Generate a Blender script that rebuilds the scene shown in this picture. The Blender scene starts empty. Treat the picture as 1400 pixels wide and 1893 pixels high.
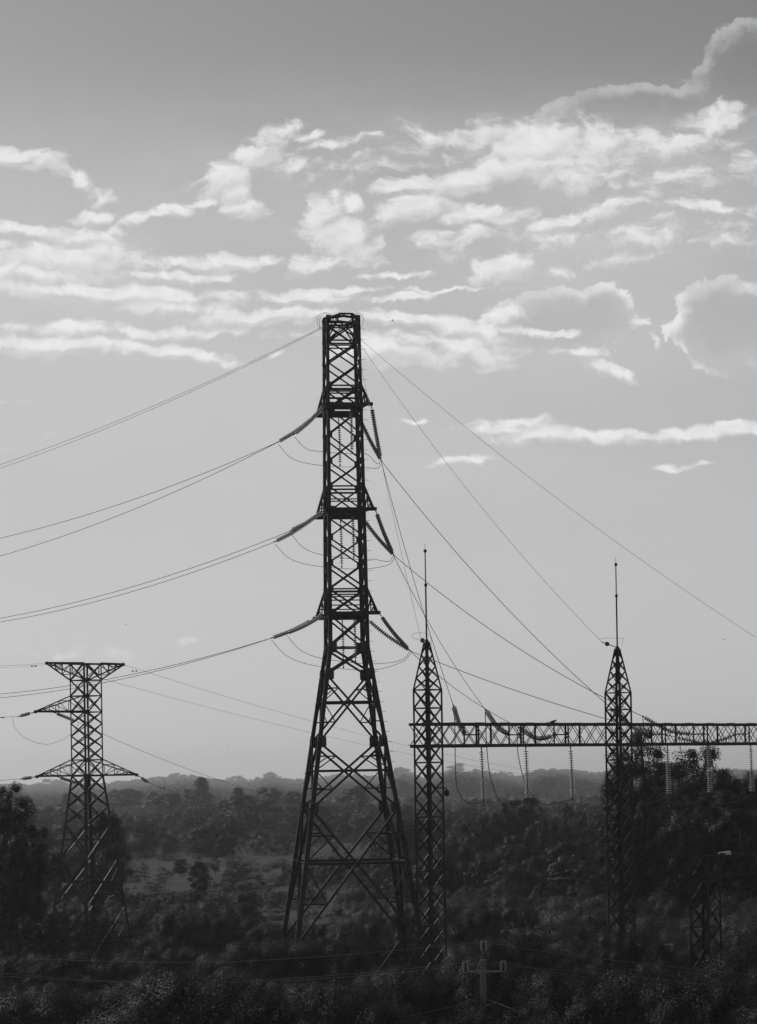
import bpy, math, random
import numpy as np
from mathutils import Vector, Matrix

random.seed(7)
rng = np.random.default_rng(11)
SC = bpy.context.scene
COL = SC.collection

# ------------------------------------------------------------------ camera
F = 5200.0            # focal length in photograph pixels (photo is 1400 x 1893)
W0, H0 = 1400.0, 1893.0
CX, CY = 700.0, 1425.0   # principal point: the eye-level horizon
ROLL = 0.017
EYE = 13.0            # eye height above the valley floor
cam = bpy.data.cameras.new("camera")
cam.sensor_fit = 'VERTICAL'
cam.sensor_width = 36.0
cam.sensor_height = 36.0
cam.lens = F / H0 * 36.0
cam.shift_x = 0.0
cam.shift_y = (CY - H0 / 2) / H0
cam.clip_start = 0.5
cam.clip_end = 20000
camo = bpy.data.objects.new("camera", cam)
COL.objects.link(camo)
camo.matrix_world = Matrix.Translation((0, 0, EYE)) @ Matrix.Rotation(math.pi / 2, 4, 'X') @ Matrix.Rotation(-ROLL, 4, 'Z')
SC.camera = camo

# ------------------------------------------------------------------ light, exposure
SKY_STRENGTH = 0.15
SUN_EL, SUN_AZ = 34.0, -40.0   # low, beyond and left of the pylons       # azimuth from the view direction (+Y), negative = to the left
SC.view_settings.view_transform = 'Standard'
SC.view_settings.look = 'None'
SC.view_settings.exposure = -1.10
SC.view_settings.gamma = 1.0
SC.view_settings.use_curve_mapping = False
sun = bpy.data.lights.new("sun", 'SUN')
sun.energy = 4.4
sun.angle = math.radians(10.0)   # veiled by haze and thin cloud
sun.color = (1, 1, 1)
suno = bpy.data.objects.new("sun", sun)
COL.objects.link(suno)
_e, _a = math.radians(SUN_EL), math.radians(SUN_AZ)
SUN_DIR = Vector((math.sin(_a) * math.cos(_e), math.cos(_a) * math.cos(_e), math.sin(_e)))
suno.rotation_euler = SUN_DIR.to_track_quat('Z', 'Y').to_euler()
suno.location = SUN_DIR * 200

SC.cycles.use_denoising = True
SC.cycles.max_bounces = 7
SC.cycles.diffuse_bounces = 1
SC.cycles.glossy_bounces = 2
SC.cycles.transmission_bounces = 6
SC.cycles.volume_bounces = 0
SC.cycles.sample_clamp_indirect = 1.0
SC.cycles.sample_clamp_direct = 4.0

# pixel <-> world
def unroll(px, py):
    dx, dy = px - CX, CY - py
    return dx + ROLL * dy, dy - ROLL * dx

def at(px, py, D):
    """point seen at photograph pixel (px, py) at depth D metres"""
    X, Z = unroll(px, py)
    return Vector((X * D / F, D, EYE + Z * D / F))

def to_px(p):
    X, Z = p.x * F / p.y, (p.z - EYE) * F / p.y
    return CX + X - ROLL * Z, CY - (Z + ROLL * X)

# ------------------------------------------------------------------ sky
def build_world():
    w = bpy.data.worlds.new("World")
    SC.world = w
    w.use_nodes = True
    w.cycles.sampling_method = 'MANUAL'; w.cycles.sample_map_resolution = 512
    nt = w.node_tree
    nt.nodes.clear()
    N, L = nt.nodes.new, nt.links.new

    def math_(op, a, b=None, c=None, clamp=False):
        n = N('ShaderNodeMath'); n.operation = op; n.use_clamp = clamp
        for i, v in enumerate((a, b, c)):
            if v is None: continue
            if isinstance(v, (int, float)): n.inputs[i].default_value = v
            else: L(v, n.inputs[i])
        return n.outputs[0]

    def sstep(v, lo, hi, o0=0.0, o1=1.0):
        n = N('ShaderNodeMapRange'); n.interpolation_type = 'SMOOTHSTEP'
        L(v, n.inputs[0])
        n.inputs[1].default_value, n.inputs[2].default_value = lo, hi
        n.inputs[3].default_value, n.inputs[4].default_value = o0, o1
        return n.outputs[0]

    def mixf(f, a, b):
        n = N('ShaderNodeMix'); n.data_type = 'FLOAT'
        for i, v in ((0, f), (2, a), (3, b)):
            if isinstance(v, (int, float)): n.inputs[i].default_value = v
            else: L(v, n.inputs[i])
        return n.outputs[0]

    tc = N('ShaderNodeTexCoord')
    sep = N('ShaderNodeSeparateXYZ'); L(tc.outputs['Generated'], sep.inputs[0])
    x, y, z = sep.outputs
    az = math_('ARCTAN2', x, y)
    hyp = math_('SQRT', math_('ADD', math_('MULTIPLY', x, x), math_('MULTIPLY', y, y)))
    el = math_('DIVIDE', z, math_('MAXIMUM', hyp, 0.05))
    K = F / 1000.0
    P = N('ShaderNodeCombineXYZ')
    L(math_('MULTIPLY', az, K), P.inputs[0]); L(math_('MULTIPLY', el, K), P.inputs[1])
    P = P.outputs[0]

    def noise(vec, scale, detail=6, rough=0.55, sx=1.0, sy=1.0, off=(0, 0, 0), color=False):
        m = N('ShaderNodeMapping'); L(vec, m.inputs[0])
        m.inputs['Scale'].default_value = (sx, sy, 1); m.inputs['Location'].default_value = off
        n = N('ShaderNodeTexNoise'); L(m.outputs[0], n.inputs['Vector'])
        n.inputs['Scale'].default_value = scale; n.inputs['Detail'].default_value = detail
        n.inputs['Roughness'].default_value = rough; n.noise_dimensions = '2D'
        return n.outputs['Color'] if color else n.outputs[0]

    def warp(vec, amt, scale, detail, off):
        c = noise(vec, scale, detail, 0.6, off=off, color=True)
        s = N('ShaderNodeVectorMath'); s.operation = 'SUBTRACT'; L(c, s.inputs[0]); s.inputs[1].default_value = (.5, .5, .5)
        k = N('ShaderNodeVectorMath'); k.operation = 'MULTIPLY'; L(s.outputs[0], k.inputs[0]); k.inputs[1].default_value = (amt, amt * 0.6, 0)
        a = N('ShaderNodeVectorMath'); a.operation = 'ADD'; L(vec, a.inputs[0]); L(k.outputs[0], a.inputs[1])
        return a.outputs[0]

    PW = warp(warp(P, 0.07, 6.0, 2, (3.1, 1.7, 0)), 0.035, 24.0, 4, (1.7, 5.2, 0))

    grp = bpy.data.node_groups.new('cloud_lobe', 'ShaderNodeTree')
    for nm, ty in (('Vector', 'NodeSocketVector'), ('Location', 'NodeSocketVector'), ('Rotation', 'NodeSocketVector'), ('Size', 'NodeSocketVector'), ('Weight', 'NodeSocketFloat'), ('Acc', 'NodeSocketFloat')):
        grp.interface.new_socket(nm, in_out='INPUT', socket_type=ty)
    grp.interface.new_socket('Acc', in_out='OUTPUT', socket_type='NodeSocketFloat')
    gi, go = grp.nodes.new('NodeGroupInput'), grp.nodes.new('NodeGroupOutput')
    gm = grp.nodes.new('ShaderNodeMapping'); gm.vector_type = 'TEXTURE'
    for i in range(4): grp.links.new(gi.outputs[i], gm.inputs[i])
    gg = grp.nodes.new('ShaderNodeTexGradient'); gg.gradient_type = 'SPHERICAL'; grp.links.new(gm.outputs[0], gg.inputs[0])
    g1 = grp.nodes.new('ShaderNodeMath'); g1.operation = 'MULTIPLY'; grp.links.new(gg.outputs['Fac'], g1.inputs[0]); grp.links.new(gi.outputs[4], g1.inputs[1])
    g2 = grp.nodes.new('ShaderNodeMath'); g2.operation = 'MAXIMUM'; grp.links.new(g1.outputs[0], g2.inputs[0]); grp.links.new(gi.outputs[5], g2.inputs[1])
    grp.links.new(g2.outputs[0], go.inputs[0])

    def blobs(vec, lst):
        acc = None
        for (px, py, rx, ry, rot, wgt) in lst:
            ux, uy = unroll(px, py)
            g = N('ShaderNodeGroup'); g.node_tree = grp
            L(vec, g.inputs[0])
            g.inputs[1].default_value = (ux / 1000, uy / 1000, 0)
            g.inputs[2].default_value = (0, 0, math.radians(rot))
            g.inputs[3].default_value = (rx / 1000, ry / 1000, 1)
            g.inputs[4].default_value = wgt
            if acc is not None: L(acc, g.inputs[5])
            acc = g.outputs[0]
        return acc

    # bright thin clouds: px, py, radius x, radius y, rotation (deg, counter-clockwise), weight
    A = [
        (40, 298, 75, 22, -8, .85), (78, 306, 50, 26, 0, .85), (140, 338, 85, 15, -22, .75), (195, 372, 48, 34, -40, .75), (185, 407, 60, 16, 0, .85), (222, 430, 36, 16, -20, .8),
        (280, 411, 95, 14, 8, .85), (330, 396, 52, 20, 20, .8), (385, 374, 62, 11, 10, .75),
        (482, 282, 95, 40, 38, .85), (420, 330, 90, 40, 15, .9), (535, 308, 95, 20, 10, .65), (462, 385, 66, 28, -20, .85), (436, 354, 52, 30, -30, .85), (630, 262, 180, 16, 10, .6), (560, 256, 60, 14, 15, .6),
        (60, 430, 140, 20, -2, .95), (165, 440, 90, 28, -8, .9), (100, 487, 210, 46, -3, .95), (60, 518, 190, 30, 0, .95), (195, 470, 66, 40, 0, .8),
        (390, 490, 190, 19, 1, 1), (320, 515, 140, 14, -3, .9), (190, 545, 340, 22, -3, 1), (300, 566, 190, 26, -6, .9), (465, 583, 190, 19, 1, 1), (540, 548, 180, 16, 0, .9), (640, 535, 130, 8, 0, .8),
        (640, 440, 100, 56, -38, 1), (602, 388, 56, 34, 30, 1), (655, 380, 46, 26, 20, .9), (592, 485, 86, 24, 10, .9),
        (200, 614, 310, 20, -1, .8), (120, 646, 200, 24, 0, 1), (320, 651, 170, 22, -10, 1), (402, 664, 66, 14, -20, .8), (600, 622, 160, 14, 0, .5), (505, 660, 24, 12, 30, .7),
        (755, 590, 170, 18, -3, 1), (862, 606, 115, 26, -10, 1), (722, 652, 125, 36, 0, 1), (850, 650, 115, 44, -4, 1), (930, 585, 60, 24, 20, .8), (962, 612, 95, 13, -14, .85), (1040, 622, 40, 10, 0, .8),
        (930, 500, 80, 34, 15, .9), (1025, 505, 44, 14, 0, .6), (1160, 480, 115, 26, 5, .5), (730, 512, 85, 7, 0, .8), (850, 535, 150, 6, 0, .7), (755, 548, 75, 9, 6, .85),
        (860, 330, 170, 30, 14, .95), (780, 345, 125, 20, 8, .85), (1000, 272, 160, 58, 10, .95), (965, 306, 210, 42, 3, .95), (900, 242, 60, 40, 0, .7), (800, 252, 160, 30, 0, .55), (1130, 266, 150, 50, 0, .8), (1250, 270, 130, 38, 15, .8), (1322, 240, 84, 48, 10, .85), (1060, 332, 160, 40, 0, .75),
        (760, 391, 105, 32, 15, .95), (872, 396, 100, 28, 5, .9), (880, 426, 50, 34, 0, .8), (935, 402, 60, 35, 0, .6), (1030, 416, 115, 17, 15, .9), (1112, 395, 95, 32, 18, .75), (1300, 396, 140, 16, -6, .75), (702, 450, 44, 40, 0, .6),
        (925, 790, 120, 20, 0, .95), (962, 776, 85, 13, 0, .85), (1050, 806, 210, 19, -2, .95), (1280, 805, 190, 15, 0, .9), (850, 851, 95, 13, 0, .75), (1070, 660, 85, 12, -5, .85), (1122, 685, 85, 17, -18, .85), (1240, 866, 54, 8, 0, .7), (1292, 862, 42, 7, 0, .6), (780, 773, 60, 6, -3, .6),
        (1250, 335, 200, 46, 4, .5), (1200, 445, 220, 50, 3, .46), (1010, 452, 170, 46, 0, .5), (820, 452, 150, 40, -4, .5), (1360, 322, 120, 50, 0, .55), (700, 302, 200, 40, 4, .46), (1330, 450, 150, 40, -5, .42),
        (1186, 604, 26, 12, 30, .8), (1198, 640, 14, 24, 20, .8), (1222, 628, 10, 22, -20, .6),
        (120, 1205, 190, 34, 4, .32), (310, 1200, 120, 32, 0, .32), (20, 746, 60, 9, 0, .5), (40, 832, 80, 14, 25, .35),
    ]
    A = [(a_, b_, c_ * 1.22, d_ * 1.30, e_, f_) for a_, b_, c_, d_, e_, f_ in A]
    # grey-bodied cumulus with sunlit rims
    B = [
        (1395, 150, 190, 150, 30, 1.0), (1140, 213, 230, 78, 6, .95), (1250, 205, 100, 60, 0, .8),
        (1030, 602, 200, 92, 0, 1.0), (1105, 585, 110, 74, 0, 1.0), (1340, 605, 150, 130, 0, 1.0), (1415, 605, 150, 120, 0, 1.0),
    ]
    # broad translucent sheets that join them
    V = [(640, 420, 950, 330, 0, .35), (1120, 330, 520, 190, 0, 1.0), (620, 280, 380, 90, 5, .8), (1060, 450, 420, 150, 0, .9), (150, 540, 520, 160, 0, .8), (1150, 620, 420, 150, 0, .6), (700, 900, 1300, 420, 0, .35)]
    streak = noise(PW, 8.0, 7, 0.56, 1.0, 3.0, (5.3, 2.2, 0.4))
    fine = noise(PW, 24.0, 6, 0.56, 1.0, 1.6, (1.3, 7.2, 1.4))

    def shifted(vec, dx, dy):
        m = N('ShaderNodeVectorMath'); m.operation = 'ADD'; L(vec, m.inputs[0]); m.inputs[1].default_value = (dx / 1000, dy / 1000, 0)
        return m.outputs[0]
    nz = math_('ADD', math_('MULTIPLY', math_('SUBTRACT', streak, 0.5), 1.0), math_('MULTIPLY', math_('SUBTRACT', fine, 0.5), 0.95))
    sky = N('ShaderNodeTexSky'); sky.sky_type = 'NISHITA'; sky.sun_disc = False
    sky.sun_elevation = math.radians(SUN_EL); sky.sun_rotation = math.radians(SUN_AZ)
    sky.altitude = 200; sky.air_density = 1.0; sky.dust_density = 0.7; sky.ozone_density = 1.0
    # black-and-white record of the sky: the green record, printed with contrast
    rgb = N('ShaderNodeSeparateColor'); L(sky.outputs[0], rgb.inputs[0])
    gn = math_('MULTIPLY', rgb.outputs[1], 1 / 7.3)
    S0 = math_('MULTIPLY', math_('ADD', math_('POWER', math_('MINIMUM', gn, 1.0), 1.6), math_('MULTIPLY', math_('MAXIMUM', math_('SUBTRACT', gn, 1.0), 0.0), 0.35)), 7.2)
    # thin high cloud sheet at the height of the broken clouds, all round the sky
    sheet = math_('MULTIPLY', sstep(el, 0.262, 0.185), sstep(el, 0.08, 0.15))
    sheet = math_('MULTIPLY', sheet, sstep(noise(P, 1.1, 5, 0.55, 1.0, 3.0, (7.4, 2.9, 3.0)), 0.25, 0.75, 0.36, 0.56))
    S0 = mixf(sheet, S0, 8.5)
    CL = 12.6     # sunlit cloud radiance in the same units as the sky
    vn = sstep(noise(PW, 3.2, 6, 0.58, 1.0, 2.6, (0.4, 0.9, 3.0)), 0.28, 0.72, 0.25, 1.0)
    lit = sstep(noise(P, 7.0, 3, 0.5, off=(4.4, 3.3, 8.0)), 0.36, 0.62)
    low = sstep(el, 0.24, 0.19, 0.30, 0.80)                 # the high ones are veiled
    fine_tone = sstep(fine, 0.25, 0.7, 0.90, 1.04)

    def within(lst, x0, x1, y0, y1):
        out = []
        for q in lst:
            r = max(q[2], q[3]) if abs(q[4]) > 25 else q[2]
            ry = max(q[2] * abs(math.sin(math.radians(q[4]))) + q[3], q[3])
            if q[0] + r + 70 > x0 and q[0] - r - 70 < x1 and q[1] + ry + 70 > y0 and q[1] - ry - 70 < y1: out.append(q)
        return out

    def region(x0, x1, y0, y1):
        """sky and clouds of one sector; sectors only save work, neighbours agree where they meet"""
        a_, b_, v_ = within(A, x0, x1, y0, y1), within(B, x0, x1, y0, y1), within(V, x0, x1, y0, y1)
        v = S0
        if v_:
            v = mixf(math_('MULTIPLY', math_('MULTIPLY', blobs(PW, v_), vn), 0.40), v, CL * 0.82)
        if b_:
            def fieldB(vec):
                w_ = warp(vec, 0.05, 14.0, 4, (6.1, 4.7, 0))
                return math_('ADD', blobs(w_, b_), math_('MULTIPLY', math_('SUBTRACT', noise(w_, 20.0, 6, 0.55, 1.0, 1.1, (8.3, 0.2, 2.4)), 0.5), 0.42))
            dB = fieldB(P)
            dB2 = fieldB(shifted(P, -7, 13))
            bodyB = sstep(dB, 0.28, 0.34)
            rimB = math_('MULTIPLY', bodyB, sstep(dB2, 0.46, 0.24))
            rimB = math_('MULTIPLY', rimB, math_('MULTIPLY', mixf(lit, 0.35, 1.0), low))
            v = mixf(math_('MULTIPLY', bodyB, 0.85), v, math_('MULTIPLY', v, sstep(dB, 0.3, 0.8, 1.02, 0.90)))
            v = mixf(rimB, v, CL)
        if a_:
            MA = blobs(PW, a_)
            MA2 = blobs(shifted(PW, -6, 12), a_)
            dA = math_('ADD', math_('MULTIPLY', MA, 1.15), nz)
            densA = math_('MULTIPLY', sstep(dA, 0.22, 0.76), sstep(MA, 0.02, 0.25))
            shadeA = math_('MULTIPLY', sstep(math_('SUBTRACT', MA, MA2), -0.35, 0.25, 0.72, 1.0), fine_tone)   # brighter on the sides that face the sun
            v = mixf(math_('MULTIPLY', densA, 0.78), v, math_('MULTIPLY', shadeA, CL))
        bgr = N('ShaderNodeBackground'); L(v, bgr.inputs['Color']); bgr.inputs['Strength'].default_value = SKY_STRENGTH
        return bgr.outputs[0]

    def pick(fac, a_, b_):
        m = N('ShaderNodeMixShader'); L(fac, m.inputs[0]); L(a_, m.inputs[1]); L(b_, m.inputs[2]); return m.outputs[0]
    sp = N('ShaderNodeSeparateXYZ'); L(P, sp.inputs[0])
    cut = [340, 660, 930, 1160]
    xs_ = [-900] + cut + [2300]
    upper = None
    for i in range(len(cut) + 1):
        rgn = region(xs_[i], xs_[i + 1], -900, 920)
        upper = rgn if upper is None else pick(math_('GREATER_THAN', sp.outputs[0], (cut[i - 1] - CX) / 1000), upper, rgn)
    lower = region(-900, 2300, 920, 1500)
    detail_sky = pick(math_('GREATER_THAN', sp.outputs[1], (CY - 920) / 1000), lower, upper)
    # the same kind of broken cloud goes on all round the sky
    far_n = noise(P, 1.3, 4, 0.6, 1.0, 2.8, (2.0, 9.0, 4.0))
    band = math_('MULTIPLY', sstep(el, 0.03, 0.09), sstep(el, 0.9, 0.3))
    gen = math_('MULTIPLY', sstep(far_n, 0.50, 0.66), band)
    g = mixf(math_('MULTIPLY', gen, 0.6), S0, CL * 0.8)
    bg0 = N('ShaderNodeBackground'); L(g, bg0.inputs['Color']); bg0.inputs['Strength'].default_value = SKY_STRENGTH
    near = math_('MULTIPLY', sstep(math_('ABSOLUTE', az), 0.24, 0.17), sstep(el, 0.42, 0.34))
    near = math_('MULTIPLY', near, math_('GREATER_THAN', el, -0.02))
    mx = N('ShaderNodeMixShader'); L(near, mx.inputs[0]); L(bg0.outputs[0], mx.inputs[1]); L(detail_sky, mx.inputs[2])
    out = N('ShaderNodeOutputWorld'); L(mx.outputs[0], out.inputs['Surface'])
build_world()

# ------------------------------------------------------------------ materials (grey: the photograph is black and white)
def mat(name, val, rough=0.6, spec=0.3, noise_scale=None, var=0.35, metallic=0.0, obj_var=0.0, bump=0.0, trans=0.0, detail=6):
    m = bpy.data.materials.new(name); m.use_nodes = True
    nt = m.node_tree; b = nt.nodes['Principled BSDF']
    b.inputs['Base Color'].default_value = (val, val, val, 1)
    b.inputs['Roughness'].default_value = rough
    b.inputs['Specular IOR Level'].default_value = spec
    b.inputs['Metallic'].default_value = metallic
    b.inputs['Transmission Weight'].default_value = trans
    N, L = nt.nodes.new, nt.links.new
    fac = None
    if noise_scale:
        tc = N('ShaderNodeTexCoord'); n = N('ShaderNodeTexNoise')
        geo = N('ShaderNodeNewGeometry'); L(geo.outputs['Position'], n.inputs['Vector'])
        n.inputs['Scale'].default_value = noise_scale; n.inputs['Detail'].default_value = detail
        r = N('ShaderNodeMapRange'); L(n.outputs[0], r.inputs[0])
        r.inputs[1].default_value, r.inputs[2].default_value = 0.3, 0.7
        r.inputs[3].default_value, r.inputs[4].default_value = val * (1 - var), val * (1 + var)
        fac = r.outputs[0]
        if bump:
            bp = N('ShaderNodeBump'); bp.inputs['Strength'].default_value = bump; L(n.outputs[0], bp.inputs['Height']); L(bp.outputs[0], b.inputs['Normal'])
    if obj_var:
        oi = N('ShaderNodeObjectInfo'); r = N('ShaderNodeMapRange'); L(oi.outputs['Random'], r.inputs[0])
        r.inputs[3].default_value, r.inputs[4].default_value = 1 - obj_var, 1 + obj_var
        mu = N('ShaderNodeMath'); mu.operation = 'MULTIPLY'
        if fac is None: mu.inputs[0].default_value = val
        else: L(fac, mu.inputs[0])
        L(r.outputs[0], mu.inputs[1]); fac = mu.outputs[0]
    if fac is not None: L(fac, b.inputs['Base Color'])
    return m

def leaf_mat(name, val, var=0.3):
    m = mat(name, val, rough=0.5, spec=0.05, noise_scale=0.35, var=var, obj_var=0.5)
    nt = m.node_tree; b = nt.nodes['Principled BSDF']; out = nt.nodes['Material Output']
    tr = nt.nodes.new('ShaderNodeBsdfTranslucent'); mx = nt.nodes.new('ShaderNodeMixShader')
    src = b.inputs['Base Color'].links[0].from_socket
    nt.links.new(src, tr.inputs['Color'])
    mx.inputs[0].default_value = 0.06
    nt.links.new(b.outputs[0], mx.inputs[1]); nt.links.new(tr.outputs[0], mx.inputs[2]); nt.links.new(mx.outputs[0], out.inputs['Surface'])
    return m

M = {
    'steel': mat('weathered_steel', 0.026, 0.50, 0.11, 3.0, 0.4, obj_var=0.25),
    'steel_plate': mat('steel_plate', 0.035, 0.5, 0.3, 4.0, 0.4, obj_var=0.25),
    'cable': mat('cable', 0.03, 0.5, 0.4),
    'glass': mat('insulator_glass', 0.75, 0.08, 0.5, trans=0.9),
    'concrete': mat('pole_concrete', 0.20, 0.8, 0.2, 9.0, 0.25, bump=0.3),
    'galv': mat('galvanised', 0.25, 0.4, 0.5, 5.0, 0.3),
    'old_wire': mat('old_wire', 0.12, 0.5, 0.3),
    'porcelain': mat('porcelain', 0.28, 0.15, 0.6),
    'white': mat('white_enamel', 0.65, 0.4, 0.4, 6.0, 0.12),
    'dark': mat('dark_rubber', 0.02, 0.6, 0.3),
    'soil': mat('ground_soil', 0.05, 0.9, 0.1, 0.12, 0.45, bump=0.4, detail=10),
    'field': mat('dry_grass_field', 0.042, 0.9, 0.1, 0.25, 0.45, bump=0.4, detail=10),
    'path': mat('pale_path', 0.22, 0.9, 0.1, 0.6, 0.25, detail=8),
    'bark': mat('bark', 0.05, 0.9, 0.1, 2.0, 0.4),
    'leaf': leaf_mat('leaf_mid', 0.036),
    'leaf_far': leaf_mat('leaf_far', 0.026),
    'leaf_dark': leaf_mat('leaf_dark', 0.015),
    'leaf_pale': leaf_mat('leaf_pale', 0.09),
    'bird': mat('bird_feathers', 0.02, 0.7, 0.2),
}

# ------------------------------------------------------------------ helpers
def mesh_from(name, verts, faces, material, smooth=False):
    me = bpy.data.meshes.new(name)
    me.from_pydata([tuple(v) for v in verts], [], faces)
    if material: me.materials.append(material)
    if smooth: me.polygons.foreach_set('use_smooth', [True] * len(me.polygons))
    me.update()
    return me

def link(name, data, parent=None, matrix=None):
    o = bpy.data.objects.new(name, data)
    COL.objects.link(o)
    if parent is not None: o.parent = parent
    if matrix is not None: o.matrix_basis = matrix
    return o

def tag(o, label=None, cat=None, group=None, kind=None):
    if label: o['label'] = label
    if cat: o['category'] = cat
    if group: o['group'] = group
    if kind: o['kind'] = kind
    return o

def thing(name, loc, label, cat, group=None, rotz=0.0):
    o = bpy.data.objects.new(name, None)
    COL.objects.link(o)
    o.empty_display_size = 0.3
    o.matrix_basis = Matrix.Translation(loc) @ Matrix.Rotation(rotz, 4, 'Z')
    return tag(o, label, cat, group)

def part_empty(name, parent, loc=(0, 0, 0)):
    o = bpy.data.objects.new(name, None)
    COL.objects.link(o); o.parent = parent
    o.matrix_basis = Matrix.Translation(loc)
    o.empty_display_size = 0.2
    return o

# unit L-angle, unit length along z, both flanges 1 wide
_t = 0.14
_L = [(0, 0), (1, 0), (1, _t), (_t, _t), (_t, 1), (0, 1)]
_v = [(x - .3, y - .3, 0) for x, y in _L] + [(x - .3, y - .3, 1) for x, y in _L]
_f = [[i, (i + 1) % 6, 6 + (i + 1) % 6, 6 + i] for i in range(6)] + [[5, 4, 3, 2, 1, 0], [6, 7, 8, 9, 10, 11]]
ANGLE = mesh_from('angle_bar', _v, _f, M['steel'])
_v = [(x, y, z) for z in (-.5, .5) for x, y in ((-.5, -.35), (-.35, -.5), (.35, -.5), (.5, -.35), (.5, .35), (.35, .5), (-.35, .5), (-.5, .35))]
_f = [[i, (i + 1) % 8, 8 + (i + 1) % 8, 8 + i] for i in range(8)] + [list(range(7, -1, -1)), list(range(8, 16))]
PLATE = mesh_from('cut_corner_plate', _v, _f, M['steel_plate'])
_n = 6
_v = [(.5 * math.cos(2 * math.pi * i / _n), .5 * math.sin(2 * math.pi * i / _n), z) for z in (0, 1) for i in range(_n)]
_f = [[i, (i + 1) % _n, _n + (i + 1) % _n, _n + i] for i in range(_n)] + [list(range(_n - 1, -1, -1)), list(range(_n, 2 * _n))]
ROD = mesh_from('round_bar', _v, _f, M['steel'])
def rod_mesh(m):
    r = ROD.copy(); r.materials.clear(); r.materials.append(m); return r
ROD_GALV = rod_mesh(M['galv']); ROD_DARK = rod_mesh(M['dark'])

def frame(p, q, hint):
    z = (q - p); Ln = z.length; z = z / Ln
    x = hint - z * hint.dot(z)
    if x.length < 1e-4:
        x = Vector((1, 0, 0)) if abs(z.x) < .9 else Vector((0, 1, 0)); x = x - z * x.dot(z)
    x.normalize(); y = z.cross(x)
    return x, y, z, Ln

_jit = random.Random(3)
def bar(parent, name, p, q, w, hint=(0, 0, 1), mesh=None, jitter=0.006):
    p, q = Vector(p), Vector(q)
    j = Vector((_jit.uniform(-jitter, jitter), _jit.uniform(-jitter, jitter), _jit.uniform(-jitter, jitter)))
    x, y, z, Ln = frame(p, q, Vector(hint))
    m = Matrix(((x.x * w, y.x * w, z.x * Ln, p.x + j.x), (x.y * w, y.y * w, z.y * Ln, p.y + j.y), (x.z * w, y.z * w, z.z * Ln, p.z + j.z), (0, 0, 0, 1)))
    return link(name, mesh or ANGLE, parent, m)

def plate(parent, name, c, w, h, t, normal, up=(0, 0, 1)):
    n = Vector(normal).normalized(); u = Vector(up); u = (u - n * u.dot(n)).normalized(); r = u.cross(n)
    m = Matrix(((r.x * w, u.x * h, n.x * t, c[0]), (r.y * w, u.y * h, n.y * t, c[1]), (r.z * w, u.z * h, n.z * t, c[2]), (0, 0, 0, 1)))
    return link(name, PLATE, parent, m)

def tube_data(pts, r, n=6, caps=True):
    pts = [Vector(p) for p in pts]
    vs, fs = [], []
    for i, p in enumerate(pts):
        d = (pts[min(i + 1, len(pts) - 1)] - pts[max(i - 1, 0)])
        x, y, z, _ = frame(p, p + d, Vector((0.13, 0.31, 0.9)))
        ri = r[i] if isinstance(r, (list, tuple)) else r
        for k in range(n):
            a = 2 * math.pi * k / n
            vs.append(p + x * (ri * math.cos(a)) + y * (ri * math.sin(a)))
    for i in range(len(pts) - 1):
        for k in range(n):
            a, b = i * n + k, i * n + (k + 1) % n
            fs.append([a, b, b + n, a + n])
    if caps:
        fs.append(list(range(n - 1, -1, -1))); fs.append([(len(pts) - 1) * n + k for k in range(n)])
    return vs, fs

def lathe_data(prof, n=12):
    vs, fs = [], []
    for (r, z) in prof:
        for k in range(n):
            a = 2 * math.pi * k / n
            vs.append((r * math.cos(a), r * math.sin(a), z))
    for i in range(len(prof) - 1):
        for k in range(n):
            a, b = i * n + k, i * n + (k + 1) % n
            fs.append([a, b, b + n, a + n])
    fs.append(list(range(n - 1, -1, -1))); fs.append([(len(prof) - 1) * n + k for k in range(n)])
    return vs, fs

def smooth_path(pts, n=8):
    """Catmull-Rom through the points"""
    pts = [Vector(p) for p in pts]
    P = [pts[0] * 2 - pts[1]] + pts + [pts[-1] * 2 - pts[-2]]
    out = []
    for i in range(1, len(P) - 2):
        for k in range(n):
            t = k / n
            a, b, c, d = P[i - 1], P[i], P[i + 1], P[i + 2]
            out.append(0.5 * ((2 * b) + (c - a) * t + (2 * a - 5 * b + 4 * c - d) * t * t + (3 * b - a - 3 * c + d) * t ** 3))
    out.append(pts[-1])
    return out

def wire(name, pts, r, label, cat='power line', group=None, material='cable', n=5):
    base = Vector(pts[0])
    vs, fs = tube_data([Vector(p) - base for p in pts], r, n)
    o = link(name, mesh_from(name, vs, fs, M[material], True), None, Matrix.Translation(base))
    return tag(o, label, cat, group)

def span(p, q, sag, n=24, t1=1.0):
    """parabolic span from p through q (t = 1), hanging sag metres below the chord half way; t1 > 1 carries on past q"""
    p, q = Vector(p), Vector(q)
    out = []
    for i in range(n + 1):
        t = t1 * i / n
        v = p + (q - p) * t
        v.z -= 4 * sag * t * (1 - t)
        out.append(v)
    return out

# ------------------------------------------------------------------ terrain
def sst(a, b, x):
    t = min(max((x - a) / (b - a), 0.0), 1.0); return t * t * (3 - 2 * t)
def ground_z(x, y):
    z = EYE - 12.7
    z -= 0.9 * sst(150, 125, y)
    z -= 1.2 * sst(100, 40, y)
    z += 0.35 * math.sin(x * 0.07 + y * 0.031) * sst(60, 160, y) + 0.25 * math.sin(x * 0.023 - y * 0.051)
    z -= 12.0 * sst(900, 3600, y) + 1.5 * math.sin(x * 0.004 + 1.0) * sst(1200, 2000, y)
    return z

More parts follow.
